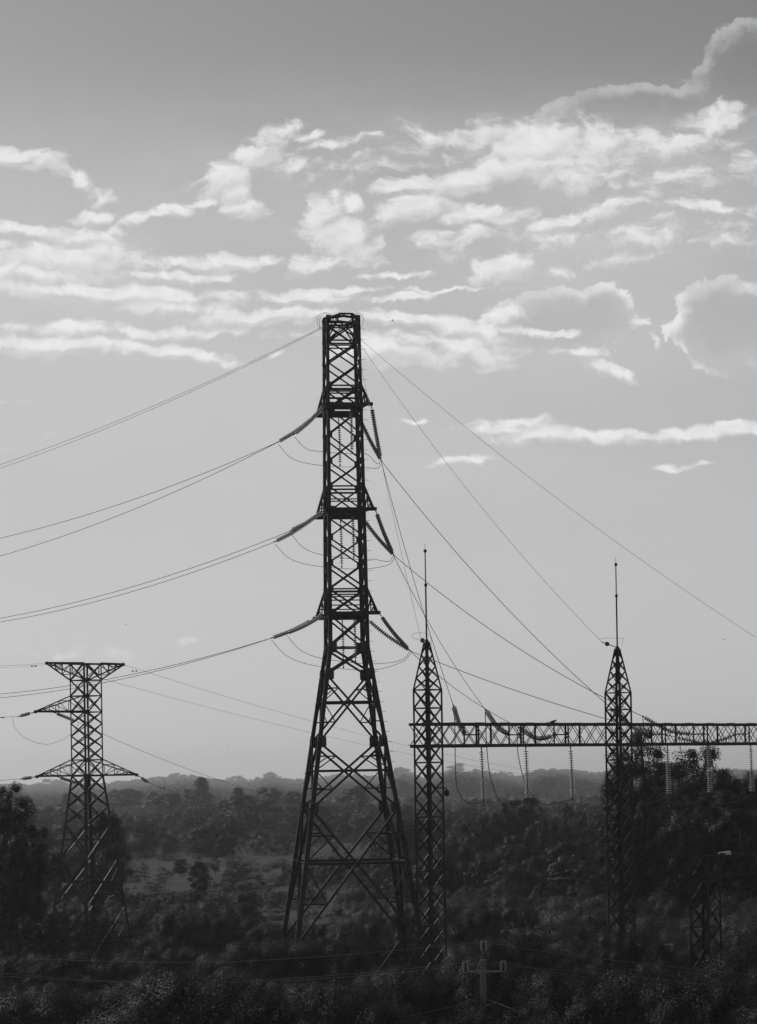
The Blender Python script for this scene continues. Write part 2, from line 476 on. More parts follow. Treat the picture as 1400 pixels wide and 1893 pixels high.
def build_ground():
    ys = [-300, -150, -50, 0, 30, 60, 80] + [90 + 6 * i for i in range(52)] + [402 + 40 * i for i in range(25)] + [1450, 1700, 2000, 2400, 3000, 3600, 4400, 5200, 6200]
    xs = [-2200, -1400, -900, -550, -320, -200, -130] + [-100 + 8 * i for i in range(26)] + [130, 200, 320, 550, 900, 1400, 2200]
    vs = [(x, y, ground_z(x, y)) for y in ys for x in xs]
    nx = len(xs)
    fs = [[j * nx + i, j * nx + i + 1, (j + 1) * nx + i + 1, (j + 1) * nx + i] for j in range(len(ys) - 1) for i in range(nx - 1)]
    g = link('ground', mesh_from('ground', vs, fs, M['soil'], True))
    tag(g, 'dark uneven valley floor under the scrub', 'ground', kind='structure')
build_ground()

def ground_patch(name, outline_px, label, material, lift=0.12, cat='field'):
    """flat clearing on the valley floor; outline given by where its corners lie on the ground"""
    pts = []
    for px, py in outline_px:
        X, Z = unroll(px, py)
        D = 300.0
        for _ in range(12):
            D = (EYE - ground_z(X * D / F, D)) * F / -Z
        pts.append(Vector((X * D / F, D, 0)))
    c = sum(pts, Vector()) / len(pts)
    P = smooth_path(pts + [pts[0]], 8)[:-1]
    rings, vs, fs = 6, [], []
    for k in range(1, rings + 1):
        for p in P:
            v = c + (p - c) * (k / rings); vs.append((v.x, v.y, ground_z(v.x, v.y) + lift))
    n = len(P)
    vs.append((c.x, c.y, ground_z(c.x, c.y) + lift)); ci = len(vs) - 1
    for i in range(n): fs.append([ci, i, (i + 1) % n])
    for k in range(rings - 1):
        for i in range(n): fs.append([k * n + i, (k + 1) * n + i, (k + 1) * n + (i + 1) % n, k * n + (i + 1) % n])
    o = link(name, mesh_from(name, vs, fs, M[material], True))
    tag(o, label, cat, kind='structure')
    return [(p.x, p.y) for p in P]

CLEAR = []
CLEAR.append(ground_patch('grass_field', [(215, 1602), (330, 1588), (480, 1586), (640, 1574), (690, 1580), (640, 1612), (500, 1640), (350, 1650), (230, 1648)], 'pale grass clearing in the middle distance', 'field'))
CLEAR.append(ground_patch('grass_clearing', [(455, 1690), (520, 1682), (640, 1684), (640, 1700), (560, 1716), (480, 1712)], 'small pale clearing beside the foot of the tall pylon', 'field'))
CLEAR.append(ground_patch('path', [(1255, 1756), (1330, 1748), (1410, 1742), (1410, 1752), (1330, 1760), (1262, 1766)], 'pale strip of track behind the low gantry', 'path', cat='path'))
CLEAR.append(ground_patch('grass_verge', [(225, 1655), (270, 1650), (285, 1658), (240, 1668)], 'little pale grass strip beside the bushy tree', 'field'))

def inside(poly, x, y):
    r = False; n = len(poly); j = n - 1
    for i in range(n):
        xi, yi = poly[i]; xj, yj = poly[j]
        if (yi > y) != (yj > y) and x < (xj - xi) * (y - yi) / (yj - yi) + xi: r = not r
        j = i
    return r

# ------------------------------------------------------------------ vegetation meshes
def envelope(shape, t):
    if shape == 'round': return 0.42 * math.sqrt(max(0.0, 1 - ((t - 0.54) / 0.46) ** 2))
    if shape == 'broad': return 0.60 * math.sqrt(max(0.0, 1 - ((t - 0.54) / 0.46) ** 2))
    if shape == 'cone': return 0.34 * max(0.0, (1.03 - t)) ** 0.75 * (1.0 if t > 0.16 else t / 0.16)
    if shape == 'tall': return 0.26 * math.sqrt(max(0.0, 1 - ((t - 0.56) / 0.45) ** 2))
    if shape == 'bush': return 0.62 * math.sqrt(max(0.0, 1 - ((t - 0.38) / 0.63) ** 2))
    if shape == 'flat': return 0.62 * math.sqrt(max(0.0, 1 - ((t - 0.72) / 0.29) ** 2))
    return 0.4

def make_tree_meshes(key, shape, seed, nclump, nleaf, leaf, crad, material, open_=0.0):
    r = np.random.default_rng(seed)
    lo = {'round': .14, 'broad': .14, 'cone': .08, 'tall': .12, 'bush': .02, 'flat': .42}[shape]
    cs, rad = [], []
    lobes = [(r.uniform(0, 2 * math.pi), r.uniform(.6, 1.08)) for _ in range(5)]
    while len(cs) < nclump:
        t = r.uniform(lo, 0.97)
        e = envelope(shape, t)
        if e <= 0.02: continue
        a = r.uniform(0, 2 * math.pi)
        k = 1.0
        for (la, lk) in lobes:
            d = abs((a - la + math.pi) % (2 * math.pi) - math.pi)
            k = k * (1 + (lk - 1) * math.exp(-(d / 0.5) ** 2))
        if shape == 'flat': t = 0.5 + 0.48 * round((t - .5) / .16) * .33
        q = math.sqrt(r.uniform(0.12, 1.0)) * e * k
        cs.append((q * math.cos(a), q * math.sin(a), t)); rad.append(crad * r.uniform(0.55, 1.35) * (1.15 - 0.4 * t))
    cs = np.array(cs); rad = np.array(rad)
    ci = r.integers(0, nclump, nleaf)
    d = r.normal(size=(nleaf, 3)); d /= np.linalg.norm(d, axis=1)[:, None]
    rr = r.uniform(0.25, 1.0, nleaf) ** 0.55
    sq = np.array([1.0, 1.0, 0.72 if shape != 'flat' else 0.28])
    pos = cs[ci] + d * sq * (rad[ci] * rr)[:, None]
    pos[:, 2] = np.maximum(pos[:, 2], 0.01)
    ctr = pos - np.array([0, 0, 0.45]); ctr /= np.linalg.norm(ctr, axis=1)[:, None] + 1e-6
    nrm = d * 0.9 + ctr * 0.5 + r.normal(size=(nleaf, 3)) * 0.22; nrm[:, 2] += 0.25
    nrm /= np.linalg.norm(nrm, axis=1)[:, None]
    up = r.normal(size=(nleaf, 3)); up[:, 2] -= 0.5
    t1 = np.cross(nrm, up); t1 /= np.linalg.norm(t1, axis=1)[:, None]
    t2 = np.cross(nrm, t1)
    s = leaf * r.uniform(0.55, 1.35, nleaf)[:, None]
    fold = nrm * s * 0.25
    v = np.stack([pos - t1 * s, pos - t2 * s * 0.5 - fold, pos + t1 * s, pos + t2 * s * 0.5 - fold], axis=1).reshape(-1, 3)
    fcs = np.arange(nleaf * 4).reshape(-1, 4)
    me = bpy.data.meshes.new(key + '_crown')
    me.vertices.add(len(v)); me.vertices.foreach_set('co', v.astype(np.float32).ravel())
    me.loops.add(nleaf * 4); me.loops.foreach_set('vertex_index', fcs.astype(np.int32).ravel())
    me.polygons.add(nleaf); me.polygons.foreach_set('loop_start', np.arange(0, nleaf * 4, 4, dtype=np.int32))
    try: me.polygons.foreach_set('loop_total', np.full(nleaf, 4, dtype=np.int32))
    except Exception: pass
    me.materials.append(material); me.update(calc_edges=True)
    sn = d * 0.75 + ctr * 0.6 + r.normal(size=(nleaf, 3)) * 0.12; sn[:, 2] += 0.2     # leaves shade as rounded sprays
    sn /= np.linalg.norm(sn, axis=1)[:, None]
    me.polygons.foreach_set('use_smooth', np.ones(nleaf, dtype=bool))
    me.normals_split_custom_set_from_vertices(np.repeat(sn, 4, axis=0).tolist())
    # trunk with limbs to some of the clumps
    vs, fs = [], []
    top = 0.82 if shape != 'bush' else 0.5
    lean = r.uniform(-.05, .05, 2)
    spine = [Vector((lean[0] * t + 0.012 * math.sin(7 * t + seed), lean[1] * t + .012 * math.cos(6 * t), t)) for t in [-2.2, -0.06] + list(np.linspace(-0.06, top, 8)[1:])]
    rt = 0.030 if shape != 'bush' else 0.02
    a, b = tube_data(spine, [rt * 1.8, rt * 1.4] + [rt * (1.25 - t) for t in np.linspace(-0.06, top, 8)[1:]], 7)
    spine = spine[1:]
    vs += a; fs += b
    order = r.permutation(nclump)[:min(12, nclump)]
    for k in order:
        c = Vector(cs[k]); h = max(0.08, min(top * .9, c.z - 0.12 - 0.3 * math.hypot(c.x, c.y)))
        i = min(6, max(0, int((h + 0.06) / (top + 0.06) * 7)))
        st = spine[i]
        mid = (st + c) * 0.5 + Vector((0, 0, -0.02))
        a, b = tube_data([st, mid, c], [rt * .5, rt * .33, rt * .12], 5)
        o = len(vs); vs += a; fs += [[q + o for q in f] for f in b]
    tm = mesh_from(key + '_trunk', vs, fs, M['bark'], True)
    return me, tm

TREES = {}
def arche(key, *a, **k): TREES[key] = make_tree_meshes(key, *a, **k)
# near, fine-leaved
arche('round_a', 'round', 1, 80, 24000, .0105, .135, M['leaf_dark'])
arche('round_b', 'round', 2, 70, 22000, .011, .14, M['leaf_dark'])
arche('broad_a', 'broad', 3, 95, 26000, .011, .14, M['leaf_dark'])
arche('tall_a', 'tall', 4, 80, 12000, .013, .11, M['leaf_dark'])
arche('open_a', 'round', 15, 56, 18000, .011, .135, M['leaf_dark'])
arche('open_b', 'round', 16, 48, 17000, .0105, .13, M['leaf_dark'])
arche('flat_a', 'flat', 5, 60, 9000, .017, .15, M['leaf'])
# distant
arche('far_round', 'round', 6, 60, 4600, .032, .15, M['leaf_far'])
arche('far_round_b', 'round', 26, 50, 4200, .033, .16, M['leaf_far'])
arche('far_broad', 'broad', 7, 70, 5200, .034, .16, M['leaf_far'])
arche('far_cone', 'cone', 8, 70, 4400, .028, .12, M['leaf_far'])
arche('far_tall', 'tall', 9, 50, 3800, .030, .13, M['leaf_far'])
arche('far_open', 'broad', 10, 44, 3600, .034, .14, M['leaf_far'])
# bushes
arche('bush_a', 'bush', 11, 24, 18000, .0105, .24, M['leaf'])
arche('bush_b', 'bush', 12, 20, 24000, .0085, .26, M['leaf_dark'])
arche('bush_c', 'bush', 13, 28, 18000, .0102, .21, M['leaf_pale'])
arche('bush_e', 'bush', 31, 24, 24000, .0082, .23, M['leaf_dark'])
arche('bush_d', 'broad', 14, 28, 18000, .0105, .21, M['leaf'])

def joined_archetype(key):
    return bpy.data.objects.new(key + '_plant', TREES[key][0])

def scatter(name, keys, items, label, cat):
    """one mass of plants nobody could count: points carrying instances"""
    col = bpy.data.collections.new(name + '_kinds')
    for k in keys: col.objects.link(joined_archetype(k))
    n = len(items)
    me = bpy.data.meshes.new(name)
    me.vertices.add(n)
    base = Vector(items[0][0])
    me.vertices.foreach_set('co', np.array([c for it in items for c in (it[0][0], it[0][1], it[0][2])], dtype=np.float32))
    a = me.attributes.new('scl', 'FLOAT_VECTOR', 'POINT'); a.data.foreach_set('vector', np.array([c for it in items for c in it[1]], dtype=np.float32))
    a = me.attributes.new('rot', 'FLOAT_VECTOR', 'POINT'); a.data.foreach_set('vector', np.array([c for it in items for c in it[2]], dtype=np.float32))
    a = me.attributes.new('idx', 'INT', 'POINT'); a.data.foreach_set('value', np.array([it[3] for it in items], dtype=np.int32))
    o = link(name, me)
    ng = bpy.data.node_groups.new(name + '_scatter', 'GeometryNodeTree')
    ng.interface.new_socket('Geometry', in_out='INPUT', socket_type='NodeSocketGeometry')
    ng.interface.new_socket('Geometry', in_out='OUTPUT', socket_type='NodeSocketGeometry')
    N, L = ng.nodes.new, ng.links.new
    gi, go = N('NodeGroupInput'), N('NodeGroupOutput')
    ci = N('GeometryNodeCollectionInfo'); ci.inputs['Collection'].default_value = col
    ci.inputs['Separate Children'].default_value = True; ci.inputs['Reset Children'].default_value = True
    ip = N('GeometryNodeInstanceOnPoints')
    def attr(nm, typ):
        q = N('GeometryNodeInputNamedAttribute'); q.data_type = typ; q.inputs['Name'].default_value = nm
        return [s for s in q.outputs if s.enabled][0]
    L(gi.outputs[0], ip.inputs['Points']); L(ci.outputs[0], ip.inputs['Instance'])
    ip.inputs['Pick Instance'].default_value = True
    L(attr('idx', 'INT'), ip.inputs['Instance Index'])
    L(attr('rot', 'FLOAT_VECTOR'), ip.inputs['Rotation']); L(attr('scl', 'FLOAT_VECTOR'), ip.inputs['Scale'])
    L(ip.outputs[0], go.inputs[0])
    md = o.modifiers.new('scatter', 'NODES'); md.node_group = ng
    tag(o, label, cat, kind='stuff')
    return o

def scatter_items(y0, y1, xfun, step, hmin, hmax, wide, keys, seed, top_px=None, skip=0.0, clear=True, grove=None):
    r = random.Random(seed); items = []
    y = y0
    while y < y1:
        st = step(y)
        hw = xfun(y)
        x = -hw
        while x < hw:
            px, py = x + r.uniform(-.5, .5) * st, y + r.uniform(-.5, .5) * st
            x += st
            if r.random() < skip: continue
            tuft = clear and any(inside(c, px, py) for c in CLEAR)
            if tuft and r.random() < 0.55: continue
            gz = ground_z(px, py)
            h = hmin + (hmax - hmin) * r.random() ** 1.7
            if grove: h *= grove(CX + px * F / py, py)
            if top_px:
                lim = top_px(CX + px * F / py, py)
                zmax = EYE - (lim - CY) * py / F
                h = min(h, (zmax - gz) * r.uniform(.78, 1.0))
                if h < hmin * 0.45: continue
            if tuft: h = r.uniform(.35, 1.1)
            wd = h * wide * r.uniform(.8, 1.35) * (1.5 if tuft else 1)
            items.append(((px, py, gz - 0.05), (wd, wd * r.uniform(.85, 1.15), h), (r.uniform(-.08, .08), r.uniform(-.08, .08), r.uniform(0, 6.28)), r.randrange(len(keys))))
        y += st * 0.86
    return items

def tree(px, top, D, h, key, width=None, label='', name='tree', cat='tree', group=None, base=None):
    """tree whose top shows at pixel (px, top), standing at depth D; h overrides height when its foot is hidden"""
    p = at(px, top, D)
    gz = ground_z(p.x, p.y) if base is None else base
    hh = h if h else max(1.0, p.z - gz)
    z0 = p.z - hh
    if z0 > gz: z0 = gz; hh = p.z - gz
    z0 = gz; hh = p.z - gz
    w = width * D / F if width else hh * 0.8
    ext = {'round': .95, 'broad': 1.3, 'cone': .72, 'tall': .62, 'bush': 1.4, 'flat': 1.4}
    shp = {'round_a': 'round', 'round_b': 'round', 'broad_a': 'broad', 'tall_a': 'tall', 'flat_a': 'flat', 'open_a': 'round', 'open_b': 'round', 'far_round': 'round', 'far_round_b': 'round', 'far_broad': 'broad', 'far_cone': 'cone', 'far_tall': 'tall', 'far_open': 'broad', 'bush_a': 'bush', 'bush_b': 'bush', 'bush_c': 'bush', 'bush_d': 'broad'}[key]
    sx = w / ext[shp]
    o = thing(name, (p.x, p.y, z0), label, cat, group, rotz=random.uniform(0, 6.28))
    c, t = TREES[key]
    ch = min(hh, {'tall': 2.2, 'cone': 1.9}.get(shp, 1.2) * w)            # crown height; a bare bole carries it when the tree is taller
    m = Matrix.Translation((0, 0, hh - ch)) @ Matrix.Diagonal((sx, sx, ch, 1))
    link('crown', c, o, m)
    link('trunk', t, o, m)
    return o

# ------------------------------------------------------------------ lattice column
def face_pts(hw_fun, z, k):
    h = hw_fun(z)
    c = [(h, h), (-h, h), (-h, -h), (h, -h)]
    return Vector((*c[k], z)), Vector((*c[(k + 1) % 4], z))
FN = [Vector((0, 1, 0)), Vector((-1, 0, 0)), Vector((0, -1, 0)), Vector((1, 0, 0))]
CORN = [(1, 1), (-1, 1), (-1, -1), (1, -1)]

def lattice(parent, hw_fun, zs, wleg, wdiag, wstrut, strut_at, breaks, leg_w_fun=None):
    """four angle legs, X bracing on four faces between the levels zs"""
    for k, (sx, sy) in enumerate(CORN):
        for z0, z1 in zip(breaks[:-1], breaks[1:]):
            a, b = hw_fun(z0), hw_fun(z1)
            wl = leg_w_fun(0.5 * (z0 + z1)) if leg_w_fun else wleg
            # flanges of the leg angle lie in the two faces it joins
            p, q = Vector((sx * a, sy * a, z0)), Vector((sx * b, sy * b, z1))
            bar(parent, 'leg', p, q, wl, hint=(-sx, 0, 0) if sx * sy > 0 else (0, -sy, 0), jitter=0.002)
    for z0, z1 in zip(zs[:-1], zs[1:]):
        for k in range(4):
            a0, b0 = face_pts(hw_fun, z0, k); a1, b1 = face_pts(hw_fun, z1, k)
            n = FN[k]
            wd = wdiag(0.5 * (z0 + z1)) if callable(wdiag) else wdiag
            bar(parent, 'diagonal_brace', a0 + n * .01, b1 + n * .01, wd, n)
            bar(parent, 'diagonal_brace', b0 - n * .012, a1 - n * .012, wd, -n)
    for z in strut_at:
        for k in range(4):
            a, b = face_pts(hw_fun, z, k)
            bar(parent, 'horizontal_strut', a - FN[k] * .02, b - FN[k] * .02, wstrut, FN[k])

# ================================================================== the tall pylon
TOWER_D = 174.0
TS = F / TOWER_D
def tz(py):          # height above the eye for a photo row on the tower axis
    return (CY + 1.0 - py) / TS
TC = at(645, 1426, TOWER_D)
TYAW = math.radians(8.0)
T_BASE = ground_z(TC.x, TC.y) - EYE - 0.4
tower = thing('lattice_pylon', (TC.x, TC.y, EYE + T_BASE), 'tallest dark steel lattice pylon with three crossarm levels, standing in the middle', 'pylon', rotz=TYAW)
TM = tower.matrix_basis.copy()
def tw(p): return TM @ Vector((p[0], p[1], p[2] - T_BASE))    # local (z above eye) -> world
BEND = tz(1197)
def thw(z):
    if z >= BEND: return 1.0 + 0.20 * (tz(585) - z) / (tz(585) - BEND)
    return 1.20 + 0.1480 * (BEND - z)
class _Shift: pass
tbody = tower
def TL(v): return Vector((v[0], v[1], v[2] - T_BASE))
rows_up = [593, 633, 673, 716, 757, 806, 855, 901, 948, 995, 1042, 1090, 1137, 1197, 1247]
rows_lo = [1247, 1371, 1492]
def hwl(z): return thw(z + T_BASE)
zup = [tz(r) - T_BASE for r in rows_up]
zlo = [tz(r) - T_BASE for r in rows_lo]
zw, zg, zb = tz(1627) - T_BASE, tz(1738) - T_BASE, 0.0
def tleg_w(z):
    h = z + T_BASE
    return 0.17 + 0.15 * (tz(585) - h) / (tz(585) - T_BASE)
brk = sorted([zup[0], zup[3], zup[6], zup[9], zup[12], zup[13], zup[14], zlo[1], zlo[2], zw, zg, zb])
lattice(tower, hwl, sorted(zup), 0, lambda z: 0.10 if z > 26 else (0.115 if z > 21 else 0.14), 0.09, [zup[i] for i in (1, 3, 7, 11)] + [zup[i] - 0.2 for i in (1, 3, 7, 11)] + [zup[13]], brk, tleg_w)
# lower X panels with double-angle look, mid horizontals and redundant braces
def xpanel(z0, z1, wd, wr, mid=True, red=True):
    for k in range(4):
        a0, b0 = face_pts(hwl, z0, k); a1, b1 = face_pts(hwl, z1, k); n = FN[k]
        bar(tower, 'diagonal_brace', a0 + n * .02, b1 + n * .02, wd, n)
        bar(tower, 'diagonal_brace', b0 - n * .02, a1 - n * .02, wd, -n)
        h0, h1 = hwl(z0), hwl(z1)
        t = h0 / (h0 + h1)           # crossing point
        zc = z0 + (z1 - z0) * t
        if mid:
            am, bm = face_pts(hwl, zc, k)
            bar(tower, 'horizontal_strut', am - n * .05, bm - n * .05, wd, n)
        if red:
            for (P0, Q1, P1) in ((a0, b1, a1), (b0, a1, b1)):
                # half way between foot and crossing: strut from leg to diagonal plus a slanting brace
                for s, lim in ((0.5 * t, 0), (t + 0.5 * (1 - t), 1)):
                    src = (P0, Q1) if lim == 0 else ((b0, a1) if P0 is a0 else (a0, b1))
                    dpt = src[0] + (src[1] - src[0]) * s
                    zz = dpt.z
                    side = P0 + (P1 - P0) * ((zz - z0) / (z1 - z0))
                    bar(tower, 'secondary_brace', side - n * .03, dpt - n * .03, wr, n)
                    zt = zc if lim == 0 else zc
                    s2 = P0 + (P1 - P0) * ((zt - z0) / (z1 - z0))
                    bar(tower, 'secondary_brace', dpt - n * .035, s2 - n * .035, wr * .85, n)
xpanel(zlo[1], zlo[0], 0.13, 0.075)
xpanel(zlo[2], zlo[1], 0.14, 0.08)
xpanel(zg, zlo[2], 0.16, 0.10)
# leg extensions under the lowest gusset
for k in range(4):
    a1, b1 = face_pts(hwl, zg, k); a0, b0 = face_pts(hwl, zb, k); n = FN[k]
    m0 = (a0 + b0) * 0.5
    for (u1, u0) in ((a1, a0), (b1, b0)):
        e = u0 + (m0 - u0) * 0.62
        bar(tower, 'diagonal_brace', u1, e, 0.15, n)
        bar(tower, 'secondary_brace', (u1 + u0) * .5, u1 + (e - u1) * .6, 0.08, n)
# gusset plates on both faces at the joints
for i, z in enumerate(sorted(zup + zlo[1:] + [zw, zg])):
    big = z < 24 and z not in (zw,)
    s = 0.52 if z < BEND - T_BASE + .1 and z != zw else 0.31
    if z > 38.5: s = 0.3
    if abs(z - zup[12]) < .01 or abs(z - zup[8]) < .01 or abs(z - zup[4]) < .01: s = 0.5
    if abs(z - zup[2]) < .01: s = 0.2
    for k in (0, 1, 2, 3):
        a, b = face_pts(hwl, z, k); n = FN[k]
        for u, v in ((a, b), (b, a)):
            d = (v - u).normalized()
            plate(tower, 'gusset_plate', u + d * (s * .36) + n * .035, s, s * 1.35, 0.03, n)
# top frame: bowed cap ring and earth-wire horns
cap = part_empty('peak_frame', tower)
zt = zup[0]
for k in range(4):
    a, b = face_pts(hwl, zt, k); n = FN[k]
    mid = (a + b) * .5 + Vector((0, 0, 0.16)) + n * .02
    bar(cap, 'cap_bar', a + Vector((0, 0, .03)), mid, 0.14, n); bar(cap, 'cap_bar', mid, b + Vector((0, 0, .03)), 0.14, n)
    bar(cap, 'cap_bar', a - Vector((0, 0, .25)), b - Vector((0, 0, .25)), 0.09, n)
PEAK = {}
for s in (1, -1):          # horns: toward the viewer (-y) and away (+y)
    tip = Vector((0, -s * 2.3, zt + 0.05))
    for e in (-1, 1):
        bar(cap, 'horn_chord', Vector((e * 1.0, -s * 1.0, zt)), tip + Vector((e * .35, 0, 0)), 0.11, (0, 0, 1))
        bar(cap, 'horn_chord', Vector((e * 1.0, -s * 1.0, zup[1])), tip + Vector((e * .35, 0, 0)), 0.10, (0, 0, 1))
        bar(cap, 'horn_brace', Vector((e * 1.0, -s * 1.0, zup[1])), Vector((e * .66, -s * 1.65, zt)), 0.07, (0, 0, 1))
        bar(cap, 'horn_brace', Vector((e * 1.0, -s * 1.0, zup[1])), Vector((-e * .66, -s * 1.65, zt)), 0.06, (0, 0, 1))
    bar(cap, 'horn_brace', Vector((-.66, -s * 1.65, zt)), Vector((.66, -s * 1.65, zt)), 0.08, (0, 0, 1))
    bar(cap, 'horn_brace', tip + Vector((-.45, 0, 0)), tip + Vector((.45, 0, 0)), 0.12, (0, 0, 1))
    PEAK[s] = tip
# crossarms
ARM = {}
ARM_L = 2.9
for lv, (row, up, hwid) in enumerate(((757, 716, 1.27), (948, 901, 1.40), (1137, 1090, 1.52))):
    za, zr = tz(row) - T_BASE, tz(up) - T_BASE
    for s in (1, -1):      # s = 1: toward the viewer
        arm = part_empty('crossarm', tower, (0, 0, 0))
        h = hwl(za); hr = hwl(zr)
        yb, yt = -s * h, -s * ARM_L
        ends = []
        for e in (-1, 1):
            root, tip, rt = Vector((e * h, yb, za)), Vector((e * hwid, yt, za)), Vector((e * hr, -s * hr, zr))
            bar(arm, 'bottom_chord', root, tip, 0.17, (0, 0, 1))
            bar(arm, 'top_chord', rt, tip + Vector((0, 0, .06)), 0.12, (0, 0, 1))
            for f in (0.35, 0.7):
                b_, t_ = root.lerp(tip, f), rt.lerp(tip, f)
                bar(arm, 'arm_brace', b_, t_, 0.07, (1, 0, 0))
                bar(arm, 'arm_brace', root.lerp(tip, f - .35), t_, 0.06, (1, 0, 0))
            ends.append((root, tip, rt))
            plate(arm, 'tip_plate', tip + Vector((e * .06, 0, -.03)), .34, .22, .05, (0, -s, 0))
        (r0, t0, u0), (r1, t1, u1) = ends
        bar(arm, 'end_beam', t0 + Vector((-.1, 0, 0)), t1 + Vector((.1, 0, 0)), 0.22, (0, 0, -1))
        for f in (0.35, 0.7):
            bar(arm, 'arm_brace', u0.lerp(t0, f), u1.lerp(t1, f), 0.07, (0, 1, 0))
            bar(arm, 'arm_brace', r0.lerp(t0, f), r1.lerp(t1, f), 0.09, (0, 1, 0))
        bar(arm, 'arm_brace', r0, r1.lerp(t1, .35), 0.07, (0, 0, 1)); bar(arm, 'arm_brace', r0.lerp(t0, .35), r1.lerp(t1, .7), 0.07, (0, 0, 1)); bar(arm, 'arm_brace', r1.lerp(t1, .7), t0, 0.07, (0, 0, 1))
        def world(v): return TM @ v
        ARM[(lv, s)] = (world(t0 + Vector((-.12, 0, -.05))), world(t1 + Vector((.12, 0, -.05))), world((t0 + t1) * .5 + Vector((0.12, 0, -.1))))
    # main body girdle at the arm level
    for k in range(4):
        a, b = face_pts(hwl, za, k)
        bar(tower, 'horizontal_strut', a + FN[k] * .03, b + FN[k] * .03, 0.20, FN[k])
# step bolts up one leg
z = 6.0; i = 0
while z < zup[0] - .5:
    h = hwl(z)
    bar(tower, 'step_bolt', Vector((h, -h, z)), Vector((h + 0.34, -h - .02, z)), 0.022, (0, 0, 1), ROD)
    bar(tower, 'step_bolt', Vector((-h, h, z)), Vector((-h - 0.22, h, z)), 0.03, (0, 0, 1), ROD) if z < 14 else None
    z += 0.62; i += 1
# concrete feet
v, f = lathe_data([(.42, -.6), (.42, .1), (.32, .35), (.24, .4)], 10)
FOOT = mesh_from('footing', v, f, M['concrete'])
for sx, sy in CORN:
    h = hwl(0); link('footing', FOOT, tower, Matrix.Translation((sx * h, sy * h, -0.05)))

# ------------------------------------------------------------------ insulators
prof = [(.02, .055), (.05, .05), (.055, .01), (.085, .0), (.125, -.022), (.138, -.045), (.12, -.05), (.10, -.03), (.07, -.045), (.04, -.03), (.02, -.055)]
v, f = lathe_data(prof, 12)
DISC = mesh_from('insulator_disc', v, f, M['glass'], True)
def polyline_at(pts, s):
    for a, b in zip(pts[:-1], pts[1:]):
        L = (b - a).length
        if s <= L or b is pts[-1]:
            return a + (b - a) * (s / L), (b - a).normalized()
        s -= L
def insulator(pts, n, label, link0=0.35, link1=0.25, group='glass insulator strings', scale=1.0, name='insulator_string'):
    pts = [Vector(p) for p in pts]
    if len(pts) > 2: pts = smooth_path(pts, 6)
    total = sum((b - a).length for a, b in zip(pts[:-1], pts[1:]))
    o = thing(name, pts[0], label, 'insulator', group)
    base = pts[0]
    vs, fs = tube_data([p - base for p in pts], .022, 5)
    link('pin_rod', mesh_from('pin_rod', vs, fs, M['steel']), o)
    run = total - link0 - link1
    for i in range(n):
        p, d = polyline_at(pts, link0 + run * (i + .5) / n)
        q = (-d).to_track_quat('Z', 'Y').to_matrix().to_4x4()
        sp = 0.7
        link('disc', DISC, o, Matrix.Translation(p - base) @ q @ Matrix.Diagonal((scale, scale, sp, 1)))
    p, d = polyline_at(pts, total - link1 * .6)
    q, _ = polyline_at(pts, total - .02)
    bar(o, 'clamp', p - base, q - base, .09, (0, 0, 1), ROD)
    bar(o, 'shackle', Vector((0, 0, 0)), polyline_at(pts, link0 * .8)[0] - base, .07, (0, 0, 1), ROD)
    return o

LV = ['upper', 'middle', 'lower']
SIDE = {1: 'near', -1: 'far'}
WR = 0.020
left_ends = {(0, 1): (543, 804), (0, -1): (513, 818), (1, 1): (536, 982), (1, -1): (507, 1002), (2, 1): (529, 1171), (2, -1): (501, 1180)}
left_out = {(0, 1): 995, (0, -1): 1028, (1, 1): 1143, (1, -1): 1150, (2, 1): 1283, (2, -1): 1290}
right_ends = {(0, 1): (704, 849), (0, -1): (706, 853), (1, 1): (727, 1025), (1, -1): (730, 1028), (2, 1): (757, 1202), (2, -1): (760, 1204)}
HOOK = {}
for (lv, s), (L0, R0, C0) in ARM.items():
    e = at(*left_ends[(lv, s)], L0.y + 2.0)
    mid = L0.lerp(e, .5) + Vector((0, 0, -.10))
    insulator([L0, mid, e], 21, f'insulator string pulling left from the {SIDE[s]} end of the {LV[lv]} pylon crossarm')
    q = at(0, left_out[(lv, s)], 200.0 if s > 0 else 206.0)
    wire('conductor', span(e, q, 0.55, 40, 1.9), WR, f'cable leaving leftwards from the {SIDE[s]} side of the {LV[lv]} pylon crossarm', group='conductors to the left')
    e2 = at(*right_ends[(lv, s)], R0.y - 1.6)
    mid = R0.lerp(e2, .45) + Vector((0, 0, -.12))
    insulator([R0, mid, e2], 21, f'insulator string sloping right and down from the {SIDE[s]} end of the {LV[lv]} pylon crossarm')
    HOOK[(lv, s)] = e2
    # hanging string that holds the jumper
    b = C0 + Vector((0.03, 0, -2.95 - .15 * (s < 0)))
    insulator([C0, C0.lerp(b, .5) + Vector((.02, 0, 0)), b], 18, f'upright insulator string hanging under the {SIDE[s]} end of the {LV[lv]} pylon crossarm')
    drop = 0.45
    l1 = e + Vector((0.05, 0, -.12)); r1 = e2 + Vector((0, 0, -.1))
    m1 = l1.lerp(b, .5); m1.z = min(l1.z, b.z) + (.18 * abs(l1.z - b.z)); m2 = r1.lerp(b, .5); m2.z = b.z - 0.12
    wire('jumper_cable', smooth_path([l1, l1.lerp(m1, .4) + Vector((0, 0, -.35)), m1, b + Vector((0, 0, -.03)), m2, r1.lerp(m2, .25) + Vector((0, 0, -.28)), r1], 7), 0.016,
         f'slack jumper looping under the {SIDE[s]} end of the {LV[lv]} pylon crossarm', group='jumper loops')

